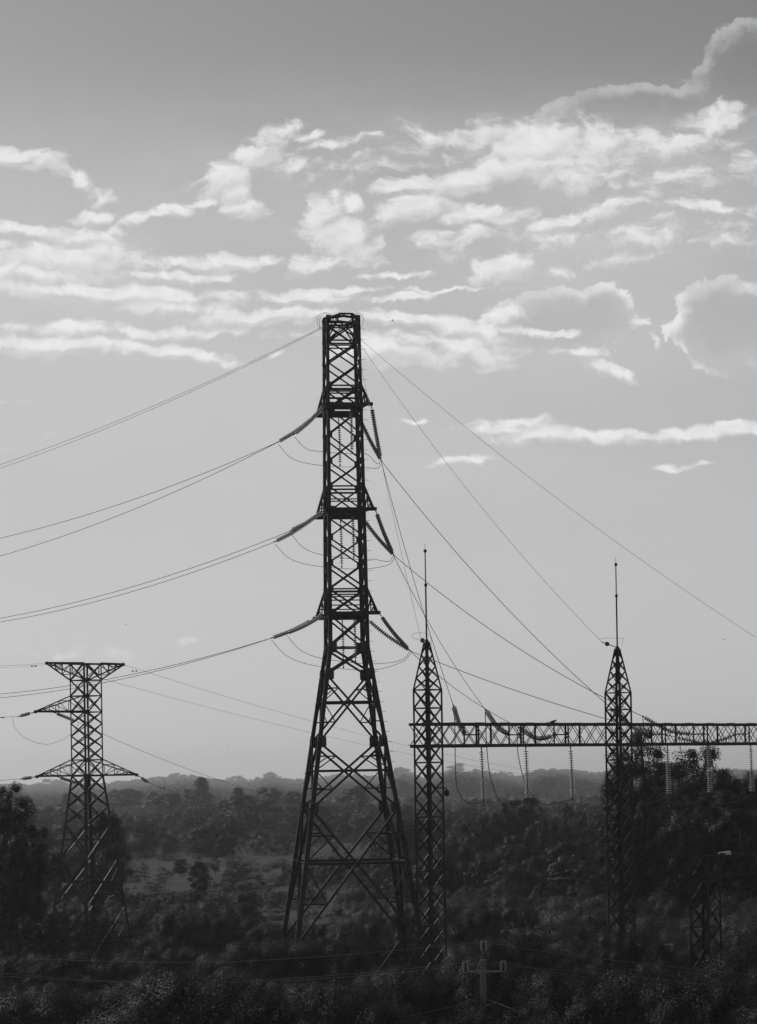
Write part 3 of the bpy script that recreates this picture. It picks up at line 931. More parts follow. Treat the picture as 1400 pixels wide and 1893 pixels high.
# ================================================================== big substation gantry
GA_D, GB_D = 145.0, 157.0
GA, GB = at(793, 1420, GA_D), at(1145, 1413, GB_D)
GA.z = GB.z = 0
gdir = (GB - GA).normalized(); GLEN = (GB - GA).length
GYAW = math.atan2(gdir.y, gdir.x)
gz0 = ground_z(GA.x, GA.y) - 0.3
gantry = thing('substation_gantry', (GA.x, GA.y, gz0), 'long lattice steel gantry with a box beam and two tall spired columns', 'gantry', rotz=GYAW)
GM = gantry.matrix_basis.copy()
def gh(py, D=GA_D): return (CY - 1.5 - py) * D / F + EYE - gz0
G_HW = 0.51
z_bt, z_bb = gh(1340), gh(1378)
z_sh, z_tp = gh(1275), gh(1189)
def build_column(parent, x0, joined=False):
    c = part_empty('column', parent, (x0, 0, 0))
    c2 = c
    n = int(round(z_sh / 0.96))
    zs = [z_sh * i / n for i in range(n + 1)]
    lattice(c2, lambda z: G_HW, zs, 0.115, 0.07, 0.075, [zs[i] for i in range(0, n + 1, 3)], [0, z_sh * .5, z_sh])
    zp = [z_sh + (z_tp - z_sh) * i / 4 for i in range(5)]
    lattice(c2, lambda z: G_HW - (G_HW - .10) * (z - z_sh) / (z_tp - z_sh), zp, 0.10, 0.06, 0.06, [z_sh], [z_sh, z_tp])
    v, f = lathe_data([(.20, 0), (.20, .08), (.14, .12), (.05, .28), (.04, .3)], 10)
    link('cap', mesh_from('cap', v, f, M['steel_plate']), c2, Matrix.Translation((0, 0, z_tp - .06)))
    for a, b, w in ((z_tp + .15, z_tp + 3.0, .085), (z_tp + 3.0, z_tp + 4.75, .06), (z_tp + 4.75, z_tp + 5.15, .022)):
        bar(c2, 'lightning_rod', (0, 0, a), (0, 0, b), w, (1, 0, 0), ROD)
    v, f = lathe_data([(.02, -.10), (.07, -.06), (.095, 0), (.07, .06), (.02, .10)], 10)
    ball = mesh_from('rod_joint', v, f, M['steel'], True)
    for zz in (z_tp + 3.0, z_tp + 4.75): link('rod_joint', ball, c2, Matrix.Translation((0, 0, zz)))
    for s in (-1, 1):
        for t in (-1, 1):
            plate(c2, 'base_plate', (s * G_HW, t * G_HW, .1), .35, .35, .04, (0, 0, 1), (0, 1, 0))
    return c
build_column(gantry, 0.0)
build_column(gantry, GLEN)
# box beam
beam = part_empty('box_beam', gantry)
B_END = 2 * GLEN + 0.9
bx0 = -G_HW - .35
nb = int(round((B_END - bx0) / 1.02))
ST = [bx0 + (B_END - bx0) * i / nb for i in range(nb + 1)]
for yy in (-G_HW + .02, G_HW - .02):
    for zz, w, hz in ((z_bt, .15, 1), (z_bb, .17, -1)):
        for i in range(0, nb, 6):
            bar(beam, 'chord', (ST[i], yy * 1.08, zz), (ST[min(i + 6, nb)] + .02, yy * 1.08, zz), w, (0, 0, hz))
    for i in range(nb):
        if i % 2 == 0 or True:
            bar(beam, 'diagonal_brace', (ST[i], yy, z_bb), (ST[i + 1], yy, z_bt), .05, (0, 1, 0))
            bar(beam, 'diagonal_brace', (ST[i + 1], yy + .03, z_bb), (ST[i], yy + .03, z_bt), .05, (0, -1, 0))
for i in range(nb):
    a, b = (-G_HW, G_HW) if i % 2 else (G_HW, -G_HW)
    bar(beam, 'tie_brace', (ST[i], a, z_bt + .03), (ST[i + 1], b, z_bt + .03), .06, (0, 0, 1))
    bar(beam, 'tie_brace', (ST[i], a, z_bb - .03), (ST[i + 1], b, z_bb - .03), .06, (0, 0, -1))
# splice plates on the top chord, upright posts with attachment spines
for i in range(0, nb, 2):
    plate(beam, 'splice_plate', (ST[i] + .2, -G_HW - .05, z_bt + .06), .9, .12, .05, (0, -1, 0))
def beam_u(px):
    """distance along the beam whose projection on the beam line has this photo column"""
    lo, hi = -5.0, 40.0
    for _ in range(50):
        m = (lo + hi) / 2
        p = GM @ Vector((m, 0, z_bb))
        if to_px(p)[0] < px: lo = m
        else: hi = m
    return lo
HANG = [890, 972, 1055, 1234, 1310, 1388]
ATT = [872, 955, 1038, 1218, 1296, 1373]
attach = []
for k, px in enumerate(ATT):
    u = beam_u(px)
    zc = (z_bt + z_bb) / 2
    for yy in (-G_HW, G_HW):
        bar(beam, 'post', (u, yy * .96, z_bb), (u, yy * .96, z_bt), .06, (1, 0, 0)); bar(beam, 'post', (u + 1.0, yy * .96, z_bb), (u + 1.0, yy * .96, z_bt), .08, (1, 0, 0))
    bar(beam, 'attachment_spine', (u - .05, 0.3, zc), (u + 1.05, 0.3, zc), .07, (0, 0, 1))
    bar(beam, 'attachment_spine', (u, .30, zc), (u, G_HW + .1, zc), .06, (0, 0, 1))
    attach.append(GM @ Vector((u, .35, zc)))
hang = [GM @ Vector((beam_u(px), 0, z_bb - .08)) for px in HANG]
ORD = ['first', 'second', 'third', 'fourth', 'fifth', 'sixth']
bottoms = []
for k, p in enumerate(hang):
    b = p + Vector((0.08 if k < 3 else .04, 0, -2.92))
    insulator([p, p.lerp(b, .5), b], 20, f'{ORD[k]} insulator string from the left hanging straight down below the gantry beam', .22, .14, scale=1.12)
    bottoms.append(b)
# tension strings and the spans coming down from the pylon
hook_px = {(0, 1): (838, 1303), (1, 1): (897, 1311), (2, 1): (958, 1344), (0, -1): (1129, 1308), (1, -1): (1188, 1324), (2, -1): (1255, 1364)}
order = [(0, 1), (1, 1), (2, 1), (0, -1), (1, -1), (2, -1)]
sags = {(0, 1): .5, (1, 1): .5, (2, 1): .35, (0, -1): .75, (1, -1): .75, (2, -1): .35}
ghook = {}
for k, key in enumerate(order):
    A = attach[k]
    q = at(*hook_px[key], A.y + 2.0)
    mid = A.lerp(q, .5) + Vector((0, 0, -.30 - .10 * (k in (2, 5))))
    insulator([A, mid, q], 21, f'{ORD[k]} sloping insulator string from the left tied into the gantry beam', .35, .2)
    ghook[key] = q
    lv, s = key
    wire('conductor', span(HOOK[key], q, sags[key], 40), WR, f'cable dropping from the {SIDE[s]} {LV[lv]} pylon crossarm to the {ORD[k]} gantry string', group='conductors down to the gantry')
jp = {0: [(841, 1340), (843, 1440), (851, 1470), (866, 1484), (881, 1484)], 1: [(900, 1380), (906, 1432), (918, 1470), (930, 1486), (952, 1486)], 2: [(957, 1385), (966, 1432), (976, 1457), (990, 1478), (1008, 1487), (1038, 1482)],
      3: [(1132, 1345), (1137, 1420), (1150, 1470), (1190, 1487)], 4: [(1196, 1390), (1212, 1450), (1240, 1484), (1285, 1484)], 5: [(1260, 1392), (1275, 1440), (1310, 1482), (1360, 1483)]}
for k, key in enumerate(order):
    D0, D1 = ghook[key].y, bottoms[k].y
    pts = [ghook[key]]
    n = len(jp[k])
    for i, (x, y) in enumerate(jp[k]): pts.append(at(x, y, D0 + (D1 - D0) * (i + 1) / (n + 1)))
    pts.append(bottoms[k])
    wire('jumper_cable', smooth_path(pts, 6), 0.024, f'drooping jumper looped beneath the gantry beam to the {ORD[k]} hanging string', group='jumper loops')
    b = bottoms[k]
    x, y = to_px(b)
    dpts = [b, at(x + 5, y + 70, D1 - .3), at(x + 13, y + 160, D1 - .6), at(x + 20, y + 260, D1 - .6)]
    wire('dropper_cable', smooth_path(dpts, 6), 0.014, f'thin vertical lead falling from the foot of the {ORD[k]} hanging insulator string', group='dropper leads')
# earth wires from the pylon peak to the gantry spires
PK = {s: TM @ PEAK[s] for s in (1, -1)}
tops = [GM @ Vector((u, 0, z_tp + .1)) for u in (0, GLEN, 2 * GLEN)]
s0 = TM @ Vector((0.5, -1.4, zup[0] - .2))
def earth(p, q, sag, label):
    wire('earth_wire', span(p, q, sag, 40), .010, label, group='earth wires')
ends = [at(779, 1184, GA_D + .8), at(1113, 1187, GB_D + 1.6), tops[2]]
earth(s0, ends[0], .35, 'thin earth wire from the pylon peak down to the first gantry spire')
earth(TM @ Vector((0.6, 0.8, zup[0] - .3)), ends[1], .9, 'thin earth wire from the pylon peak down to the second gantry spire')
earth(TM @ Vector((0.6, 1.6, zup[0] - .2)), ends[2], .8, 'uppermost thin earth wire crossing above the second gantry spire')
v, f = lathe_data([(.03, -.16), (.10, -.12), (.03, -.06), (.03, -.03), (.13, 0), (.03, .05), (.10, .10), (.03, .16)], 10)
EARTH_INS = mesh_from('earth_insulator', v, f, M['glass'], True)
for k, nm in ((0, 'first'), (1, 'second')):
    a, b = tops[k] + Vector((-.1, 0, .05)), ends[k]
    o = thing('earth_wire_clamp', a, f'short insulated clamp holding the earth wire on the {nm} gantry spire', 'insulator', 'earth wire clamps')
    bar(o, 'clamp_rod', (0, 0, 0), b - a, .05, (0, 0, 1), ROD)
    d = (b - a)
    link('disc', EARTH_INS, o, Matrix.Translation(d * .62) @ d.to_track_quat('Z', 'Y').to_matrix().to_4x4())
lp = [(779, 1184), (764, 1180), (762, 1174), (772, 1170), (786, 1171), (796, 1178), (798, 1190)]
wire('jumper_cable', smooth_path([at(x, y, GA_D + .5) for x, y in lp], 6), .008, 'thin wire loop around the first gantry spire tip', group='earth wire loops')
lp = [(1108, 1183), (1114, 1180), (1130, 1179.5), (1151, 1180), (1152, 1183), (1149, 1195)]
wire('jumper_cable', smooth_path([at(x, y, GB_D + .6) for x, y in lp], 6), .008, 'thin wire loop around the second gantry spire tip', group='earth wire loops')
# earth wires to the left and the loops over the pylon head
for s, px, py, oy in ((1, 597, 604, 862), (-1, 592, 609, 866)):
    p = at(px, py, PK[s].y + .3)
    wire('earth_wire', [PK[s]] + span(p, at(0, oy - (3 if s > 0 else 0), 202.0), 0.45, 40, 1.9), .014, f'earth wire sloping away left from the {SIDE[s]} horn of the pylon peak', group='earth wires')
for nm, lp, D in (('outer left', [(592, 607), (587, 597), (589, 584), (600, 578), (612, 581), (622, 588)], TOWER_D - 2.2), ('inner left', [(592, 609), (591, 592), (596, 582), (604, 580), (612, 588)], TOWER_D + 2.2), ('right', [(652, 584), (661, 579), (669, 582), (672, 592), (669, 603), (665, 612)], TOWER_D - 1.8)):
    wire('jumper_cable', smooth_path([at(x, y, D) for x, y in lp], 6), .011, f'thin {nm} wire loop over the head of the tall pylon', group='pylon head loops')
# camera lamp on the first column
lamp = thing('hanging_floodlight', GM @ Vector((-.1, -.5, gh(1456))), 'small hooded lamp on an arm at the first gantry column', 'lamp')
b0 = at(826, 1457, GA_D - .4) - lamp.matrix_basis.translation
bar(lamp, 'arm', (0, 0, 0), b0, .07, (0, 0, 1), ROD)
bar(lamp, 'arm', b0, b0 + Vector((0, 0, -.12)), .05, (1, 0, 0), ROD)
v, f = lathe_data([(.05, .0), (.13, -.06), (.14, -.22), (.10, -.30), (.03, -.33)], 12)
link('lamp_housing', mesh_from('lamp_housing', v, f, M['dark'], True), lamp, Matrix.Translation(b0 + Vector((0, 0, -.08))))

# ================================================================== left pylon
LT_D = 195.0
LC = at(162, 1437, LT_D)
lbase = ground_z(LC.x, LC.y) - EYE - .3
LS = F / LT_D
def lz(py): return (1437 - py) / LS - lbase
ltower = thing('lattice_pylon', (LC.x, LC.y, EYE + lbase), 'shorter lattice pylon with a flat T-shaped top and side arms, at the left', 'pylon', rotz=math.radians(45))
LM = ltower.matrix_basis.copy()
zkn = lz(1437)
def lhw(z):
    if z >= zkn: return .76
    return .76 + (zkn - z) * 0.108
rows = [1230, 1260, 1289, 1319, 1340.5, 1363.5, 1384, 1407, 1437]
zz_ = sorted(lz(r) for r in rows)
rows2 = [1437, 1465, 1494, 1525, 1592, 1679]
z2 = sorted([lz(r) for r in rows2])
low_mid = lz(1735)
lattice(ltower, lhw, zz_, .11, .075, .08, [lz(r) for r in (1230, 1260, 1289, 1319, 1407, 1437)], [0, low_mid, lz(1592), zkn, lz(1319), lz(1230)], lambda z: .10 + .07 * (z < zkn))
lattice(ltower, lhw, z2, .1, .085, .085, [lz(1554), lz(1632)], [])
lattice(ltower, lhw, [0, z2[0]], .1, .09, .09, [low_mid, lz(1655), lz(1709)], [])
for zc, dz in ((lz(1632), 1.0), (low_mid, 1.2)):
    for k in range(4):
        a, b = face_pts(lhw, zc, k)
        for u, v in ((a, b), (b, a)):
            for sgn in (-1, 1):
                m = u.lerp(v, .28)
                a2, b2 = face_pts(lhw, zc + sgn * dz, k)
                u2, v2 = (a2, b2) if u is a else (b2, a2)
                bar(ltower, 'secondary_brace', m, u2, .06, FN[k])
# arms: local +x axis points right-and-away, -x left-and-near
def larm(sign, tip_len, z_tip, z_root, z_other, w=.08, name='crossarm'):
    arm = part_empty(name, ltower)
    h = lhw(z_tip)
    tip = Vector((sign * tip_len, 0, z_tip))
    for e in (-1, 1):
        r_, u_ = Vector((sign * h, e * h, z_tip)), Vector((sign * h, e * h, z_other))
        t_ = tip + Vector((0, e * .10, 0))
        bar(arm, 'chord', r_, t_, w * 1.5, (0, 0, 1)); bar(arm, 'chord', u_, t_, w, (0, 0, 1))
        for f in (.33, .6, .82):
            bar(arm, 'arm_brace', r_.lerp(t_, f), u_.lerp(t_, f), w * .7, (0, 1, 0))
            bar(arm, 'arm_brace', r_.lerp(t_, f - .3), u_.lerp(t_, f), w * .6, (0, 1, 0))
    for f in (.33, .6, .82):
        for za in (z_tip, z_other):
            a, b = Vector((sign * h, -h, za)).lerp(tip, f), Vector((sign * h, h, za)).lerp(tip, f)
            bar(arm, 'arm_brace', a, b, w * .6, (0, 0, 1))
    for a0, f in ((-1, 0), (1, .33), (-1, .6)):
        a = Vector((sign * h, a0 * h, z_tip)).lerp(tip, f); b = Vector((sign * h, -a0 * h, z_tip)).lerp(tip, f + .27)
        bar(arm, 'arm_brace', a, b, w * .6, (0, 0, 1))
    plate(arm, 'tip_plate', tip, .25, .22, .05, (0, 1, 0))
    return LM @ tip
tipUL = larm(-1, 4.45, lz(1319), 0, lz(1289))
tipLL = larm(-1, 4.40, lz(1437), 0, lz(1407))
tipLR = larm(1, 4.45, lz(1437), 0, lz(1407))
tipTL = larm(-1, 3.40, lz(1230), 0, lz(1260))
tipTR = larm(1, 3.40, lz(1230), 0, lz(1260))
sign_p = LM @ Vector((-lhw(low_mid) * .8, -lhw(low_mid), low_mid - .4))
tag(link('warning_plate', PLATE, None, Matrix.Translation(at(106, 1739, LT_D - 2)) @ Matrix.Rotation(math.radians(90), 4, 'X') @ Matrix.Diagonal((.3, .3, .02, 1))), 'small pale square plate low on the left pylon', 'sign')
bpy.data.objects['warning_plate'].data = PLATE.copy(); bpy.data.objects['warning_plate'].data.materials.clear(); bpy.data.objects['warning_plate'].data.materials.append(M['white'])
# strings and wires of the left pylon
def lstring(p, q, label):
    insulator([p, q], 12, label, .45, .25, scale=.85)
    return q
wL = []
q = lstring(tipUL, at(34, 1324.5, tipUL.y + .6), 'insulator string reaching left from the middle arm of the left pylon')
wire('conductor', span(q, at(-2, 1326, q.y + 2), .02, 30, 30), .014, 'cable running left from the middle arm of the left pylon', group='left pylon conductors')
jA = at(24, 1326, q.y + .6)
q2 = lstring(tipUL.lerp(LM @ Vector((-.76, 0, lz(1319))), .4), at(140, 1333, tipUL.y + 3), 'insulator string sloping right under the middle arm of the left pylon')
wire('conductor', span(q2, at(700, 1506, 260), 1.2, 40, 1.35), .014, 'cable descending right from the middle arm of the left pylon', group='left pylon conductors')
wire('jumper_cable', smooth_path([jA, at(28, 1345, jA.y), at(50, 1366, jA.y + .6), at(86, 1376, jA.y + 1), at(118, 1366, jA.y + 1.4), at(139, 1349, q2.y), at(146, 1336, q2.y)], 6), .012, 'slack jumper loop below the middle arm of the left pylon', group='left pylon jumpers')
q = lstring(tipLL, at(38, 1440, tipLL.y + .6), 'insulator string reaching left from the low left arm of the left pylon')
wire('conductor', span(q, at(-2, 1443, q.y + 2), .02, 30, 30), .014, 'cable running left from the low left arm of the left pylon', group='left pylon conductors')
q2 = lstring(tipLL.lerp(LM @ Vector((-.76, 0, lz(1437))), .45), at(144, 1448, tipLL.y + 3), 'insulator string sloping right under the low left arm of the left pylon')
wire('conductor', span(q2, at(545, 1541, 235), .6, 40, 1.8), .014, 'cable descending right from the low left arm of the left pylon', group='left pylon conductors')
wire('jumper_cable', smooth_path([at(26, 1441, 194), at(34, 1462, 194), at(60, 1484, 195), at(92, 1491, 195), at(122, 1484, 196), at(142, 1466, 197), at(152, 1451, 197)], 6), .012, 'slack jumper loop below the low left arm of the left pylon', group='left pylon jumpers')
q2 = lstring(tipLR, at(276, 1447, tipLR.y + .8), 'insulator string reaching right from the low right arm of the left pylon')
wire('conductor', span(q2, at(555, 1515, 238), .5, 40, 1.8), .014, 'cable descending right from the low right arm of the left pylon', group='left pylon conductors')
wire('jumper_cable', smooth_path([at(168, 1452, 197.5), at(180, 1472, 198), at(200, 1484, 198), at(228, 1487, 198), at(258, 1476, 199), at(276, 1460, 199), at(283, 1449, 199)], 6), .012, 'slack jumper loop below the low right arm of the left pylon', group='left pylon jumpers')
wire('earth_wire', span(tipTL, at(-2, 1231, tipTL.y + 3), .03, 30, 20), .009, 'upper thin wire running left from the flat top of the left pylon', group='left pylon earth wires')
wire('earth_wire', span(tipTL + Vector((0, .2, -.1)), at(-2, 1234.5, tipTL.y + 3), .03, 30, 20), .007, 'lower thin wire running left from the flat top of the left pylon', group='left pylon earth wires')
wire('earth_wire', span(tipTR, at(1100, 1441, 330), 1.1, 60, 1.3), .010, 'upper long thin wire drooping right from the flat top of the left pylon', group='left pylon earth wires')
wire('earth_wire', span(tipTL, at(1100, 1448, 330), 1.1, 60, 1.3), .010, 'lower long thin wire drooping right from the flat top of the left pylon', group='left pylon earth wires')
wire('jumper_cable', smooth_path([at(222, 1231, tipTR.y), at(225, 1226, tipTR.y), at(229, 1224, tipTR.y), at(230, 1228, tipTR.y), at(226, 1229, tipTR.y)], 5), .010, 'tiny wire curl at the right tip of the left pylon top', group='left pylon jumpers')
v, f = lathe_data([(.01, -.2), (.05, -.19), (.05, -.1), (.015, -.08), (.015, .08), (.05, .1), (.05, .19), (.01, .2)], 8)
DAMP = mesh_from('vibration_damper', v, f, M['steel'])
for px, py, D, nm in ((63, 1231.4, tipTL.y + 1, 'earth wire left of the left pylon top'), (249, 1240.5, tipTR.y + 1, 'earth wire right of the left pylon top'), (300, 1456.5, tipLR.y + 2.5, 'cable beyond the low right arm of the left pylon'), (3, 1326.5, 197, 'cable left of the middle arm of the left pylon')):
    o = link('vibration_damper', DAMP, None, Matrix.Translation(at(px, py, D)) @ Matrix.Rotation(math.radians(90), 4, 'Y'))
    tag(o, f'small damper clipped to the {nm}', 'damper', 'vibration dampers')

# ================================================================== low gantry at the right edge
SG_D = 148.0
SGp = at(1303, 1600, SG_D)
sg0 = ground_z(SGp.x, SGp.y) - .2
sgantry = thing('low_gantry', (SGp.x, SGp.y, sg0), 'low lattice gantry among the bushes at the right edge', 'gantry', rotz=GYAW)
SGM = sgantry.matrix_basis.copy()
def sgh(py): return (CY - 10 - py) * SG_D / F + EYE - sg0
zt1, zb1 = sgh(1586), sgh(1621)
col = part_empty('column', sgantry)
n = 7
zs = [zt1 * i / n for i in range(n + 1)]
lattice(col, lambda z: .56, zs, .12, .075, .08, [zs[i] for i in (2, 4, 6, 7)], [0, zt1])
bm_ = part_empty('box_beam', sgantry)
bl = 9.0
nb2 = 9
for yy in (-.58, .58):
    for zz in (zt1 + .03, zb1):
        bar(bm_, 'chord', (-.75, yy, zz), (bl, yy, zz), .13, (0, 0, 1))
    for i in range(nb2):
        a, b = bl * i / nb2, bl * (i + 1) / nb2
        bar(bm_, 'diagonal_brace', (a, yy, zb1), (b, yy, zt1), .075, (0, 1, 0)); bar(bm_, 'diagonal_brace', (b, yy + .02, zb1), (a, yy + .02, zt1), .075, (0, -1, 0))
for i in range(nb2):
    a, b = bl * i / nb2, bl * (i + 1) / nb2
    bar(bm_, 'tie_brace', (a, -.58, zt1 + .06), (b, .58, zt1 + .06), .06, (0, 0, 1))
# floodlight on it: tilted white box with dark glass
fl = thing('floodlight', at(1341, 1584, SG_D + 1.2), 'white boxy floodlight on top of the low gantry', 'floodlight')
def prism(verts2, y0, y1): 
    n = len(verts2)
    vs = [(x, y0, z) for x, z in verts2] + [(x, y1, z) for x, z in verts2]
    return vs, [list(range(n - 1, -1, -1)), list(range(n, 2 * n))] + [[i, (i + 1) % n, n + (i + 1) % n, n + i] for i in range(n)]
v, f = prism([(-.02, .06), (.25, .06), (.30, .16), (.26, .32), (.02, .28), (-.36, .24), (-.34, .16)], -.22, .22)
link('housing', mesh_from('housing', v, f, M['white']), fl)
v, f = prism([(-.34, .13), (-.02, .05), (.0, .2), (-.30, .22)], -.235, -.21)
link('lens', mesh_from('lens', v, f, M['dark']), fl)
bar(fl, 'bracket', (.08, 0, -.05), (.08, 0, .12), .1, (1, 0, 0), ROD)
# cabinet and marker post
cab = thing('equipment_cabinet', at(1237, 1762, 152), 'small pale equipment cabinet among the bushes left of the low gantry', 'cabinet')
v, f = prism([(-.19, .05), (.19, .05), (.19, .46), (-.19, .46)], -.15, .15)
link('cabinet_body', mesh_from('cabinet_body', v, f, M['galv']), cab)
v, f = prism([(-.22, .46), (.22, .46), (.20, .50), (-.20, .50)], -.19, .19)
link('cabinet_lid', mesh_from('cabinet_lid', v, f, M['white']), cab)
v, f = prism([(-.16, .08), (.16, .08), (.16, .43), (-.16, .43)], -.165, -.151)
link('cabinet_door', mesh_from('cabinet_door', v, f, M['galv']), cab)
bar(cab, 'stand', (0, 0, -3.0), (0, 0, .06), .12, (1, 0, 0), ROD)
po = thing('post_insulator', at(1375, 1822, 128), 'thin pale post insulator upright in dark scrub at the right edge', 'insulator')
v, f = lathe_data([(.03, 0)] + [(r, .06 + i * .05 + d) for i in range(14) for r, d in ((.045, 0), (.065, .02), (.045, .035))] + [(.03, .80), (.05, .82), (.05, .86), (.02, .88)], 10)
link('ribbed_body', mesh_from('ribbed_body', v, f, M['porcelain'], True), po)
bar(po, 'base_arm', (0, 0, -.02), (-.5, 0, -.02), .05, (0, 0, 1), ROD_GALV)
bar(po, 'support', (0, 0, -3.2), (0, 0, .02), .08, (1, 0, 0), ROD)

# ================================================================== utility pole in front
UP_D = 118.0
up_base = at(893, 1760, UP_D)
ug = ground_z(up_base.x, UP_D) - .4
pole = thing('utility_pole', (up_base.x, UP_D, ug), 'pale concrete utility pole with a crossbar and three insulators, rising from the bottom edge', 'utility pole')
def ul(px, py, D=UP_D): return at(px, py, D) - Vector((up_base.x, UP_D, ug))
ptop = ul(893.5, 1774).z
v, f = [], []
for zz, w in ((0, .17), (ptop - .02, .125), (ptop, .11)):
    for k in range(8):
        a = 2 * math.pi * (k + .5) / 8
        v.append((w * 1.0 * math.cos(a), w * math.sin(a), zz))
f = [[i * 8 + k, i * 8 + (k + 1) % 8, (i + 1) * 8 + (k + 1) % 8, (i + 1) * 8 + k] for i in range(2) for k in range(8)] + [[16 + k for k in range(8)]]
link('shaft', mesh_from('shaft', v, f, M['concrete']), pole)
bar(pole, 'crossbar', ul(859, 1797.2, UP_D - .15), ul(934, 1796, UP_D - .15), .085, (0, 0, 1), None)
bpy.data.objects['crossbar'].data = ANGLE.copy(); bpy.data.objects['crossbar'].data.materials.clear(); bpy.data.objects['crossbar'].data.materials.append(M['galv'])
apex = ul(894, 1758, UP_D - .16)
bar(pole, 'brace', ul(881, 1796, UP_D - .17), apex, .05, (0, 1, 0), ROD_GALV)
bar(pole, 'brace', ul(911, 1796, UP_D - .17), apex, .05, (0, 1, 0), ROD_DARK)
bar(pole, 'band', ul(893.5, 1775.5) + Vector((-.15, 0, 0)), ul(893.5, 1775.5) + Vector((.15, 0, 0)), .05, (0, 0, 1), ROD_GALV)
PINP = [(0.02, 0)] + [(r, .03 + i * .055 + d) for i in range(7) for r, d in ((.055, 0), (.085, .015), (.06, .04))] + [(.05, .43), (.06, .45), (.03, .47)]
v, f = lathe_data(PINP, 12)
PIN = mesh_from('pin_insulator', v, f, M['porcelain'], True)
CORE = mesh_from('insulator_core', *lathe_data([(.09, .03), (.09, .40), (.05, .44)], 10), M['dark'], True)
pins = {}
for nm, (px, py) in {'top': (894.5, 1758.5), 'left': (861, 1797), 'right': (931, 1796)}.items():
    for k, dx in enumerate((-.085, .085)):
        b = ul(px, py, UP_D - .16) + Vector((dx, 0, 0))
        link('insulator', PIN, pole, Matrix.Translation(b) @ Matrix.Diagonal((.75, .75, .92, 1)))
    bar(pole, 'insulator_cap', ul(px, py, UP_D - .16) + Vector((-.12, 0, .43)), ul(px, py, UP_D - .16) + Vector((.12, 0, .43)), .05, (0, 0, 1), ROD_GALV)
    link('insulator_bracket', CORE, pole, Matrix.Translation(ul(px, py, UP_D - .10)) @ Matrix.Diagonal((.6, .6, .85, 1)))
    pins[nm] = at(px, py - 17, UP_D - .16)
for nm, lpts, rpts in (('top', [(650, 1764), (430, 1777.5), (240, 1778), (0, 1769), (-250, 1752)], [(1080, 1769), (1400, 1803), (1640, 1826)]),
                       ('left', [(640, 1801), (420, 1814.5), (220, 1814), (0, 1799), (-250, 1775)], [(1080, 1797), (1400, 1829), (1640, 1850)]),
                       ('right', [(640, 1806), (420, 1817), (220, 1816), (0, 1804), (-250, 1782)], [(1080, 1806), (1400, 1838), (1640, 1862)])):
    s = pins[nm]
    w_l = {'top': 'topmost', 'left': 'left', 'right': 'right'}[nm]
    d = {'top': 0, 'left': -.4, 'right': .5}[nm]
    wire('distribution_wire', smooth_path([s] + [at(x, y, UP_D + d + (893 - x) * .012) for x, y in lpts], 10), .009, f'thin wire running left from the {w_l} insulators of the utility pole', group='utility pole wires', material='old_wire')
    wire('distribution_wire', smooth_path([s] + [at(x, y, UP_D + d + (893 - x) * .004) for x, y in rpts], 10), .009, f'thin wire running right from the {w_l} insulators of the utility pole', group='utility pole wires', material='old_wire')
wire('guy_wire', [at(888, 1849, UP_D), at(690, 1893, UP_D - 2), at(560, 1922, UP_D - 3.3)], .010, 'guy wire slanting down left from the utility pole', 'guy wire', 'pole guy wires', 'old_wire')
wire('guy_wire', [at(899, 1847, UP_D), at(1014, 1890, UP_D - 1.5), at(1100, 1922, UP_D - 2.6)], .010, 'guy wire slanting down right from the utility pole', 'guy wire', 'pole guy wires', 'old_wire')

# ================================================================== birds
def bird(px, py, D, span_m, label, dihedral=.55, bank=0.0):
    s = span_m / 2
    vs = [(0, -.28, 0), (0, .30, .02), (-.10 * 1, 0, .05), (.10, 0, .05), (0, 0, -.07),
          (-.5, .08, .5 * dihedral * 1.1), (-1.0, -.16, .32 * dihedral), (-.48, -.18, .46 * dihedral), (.5, .08, .5 * dihedral * 1.1), (1.0, -.16, .32 * dihedral), (.48, -.18, .46 * dihedral),
          (-.1, .16, .04), (.1, .16, .04), (-.1, -.14, .04), (.1, -.14, .04), (-.13, -.5, .02), (.13, -.5, .02)]
    if dihedral < 0: pass
    fs = [[0, 13, 4], [0, 4, 14], [4, 11, 1], [4, 1, 12], [13, 2, 11, 4], [4, 12, 3, 14], [1, 11, 2, 3, 12], [2, 13, 0, 14, 3], [11, 5, 7, 13], [5, 6, 7], [12, 14, 10, 8], [8, 10, 9], [0, 15, 16]]
    o = link('bird', mesh_from('bird', [(x * s, y * s * 1.7, z * s) for x, y, z in vs], fs, M['bird']), None, Matrix.Translation(at(px, py, D)) @ Matrix.Rotation(bank, 4, 'Y') @ Matrix.Rotation(.6, 4, 'X'))
    return tag(o, label, 'bird')
bird(726, 592, 190, .48, 'dark bird flying with bent wings beside the pylon head', -1.25)
bird(233, 1154, 420, .5, 'tiny dark bird far off above the left pylon', -.8)
bird(1340, 1182, 420, .6, 'tiny dark bird far off right of the second gantry spire', -.6, .5)
bird(422, 1379, 420, .4, 'tiny dark bird far off low between the two pylons', -.6)
pb = thing('perched_bird', GM @ Vector((beam_u(1015), -.3, z_bt + .12)), 'small dark bird perched on the gantry beam', 'bird')
v, f = lathe_data([(.01, -.16), (.05, -.12), (.075, -.02), (.06, .07), (.045, .12), (.05, .16), (.03, .20), (.01, .23)], 9)
link('body', mesh_from('body', v, f, M['bird'], True), pb, Matrix.Translation((0, 0, .05)) @ Matrix.Rotation(math.radians(68), 4, 'Y'))
link('tail', mesh_from('tail', *prism([(-.12, .03), (-.34, .0), (-.34, .02), (-.12, .07)], -.03, .03), M['bird']), pb)

# ================================================================== trees that stand out
def T(px, top, D, key, w, label, name='tree', group=None, cat='tree'):
    return tree(px, top, D, None, key, w, label, name, cat, group)
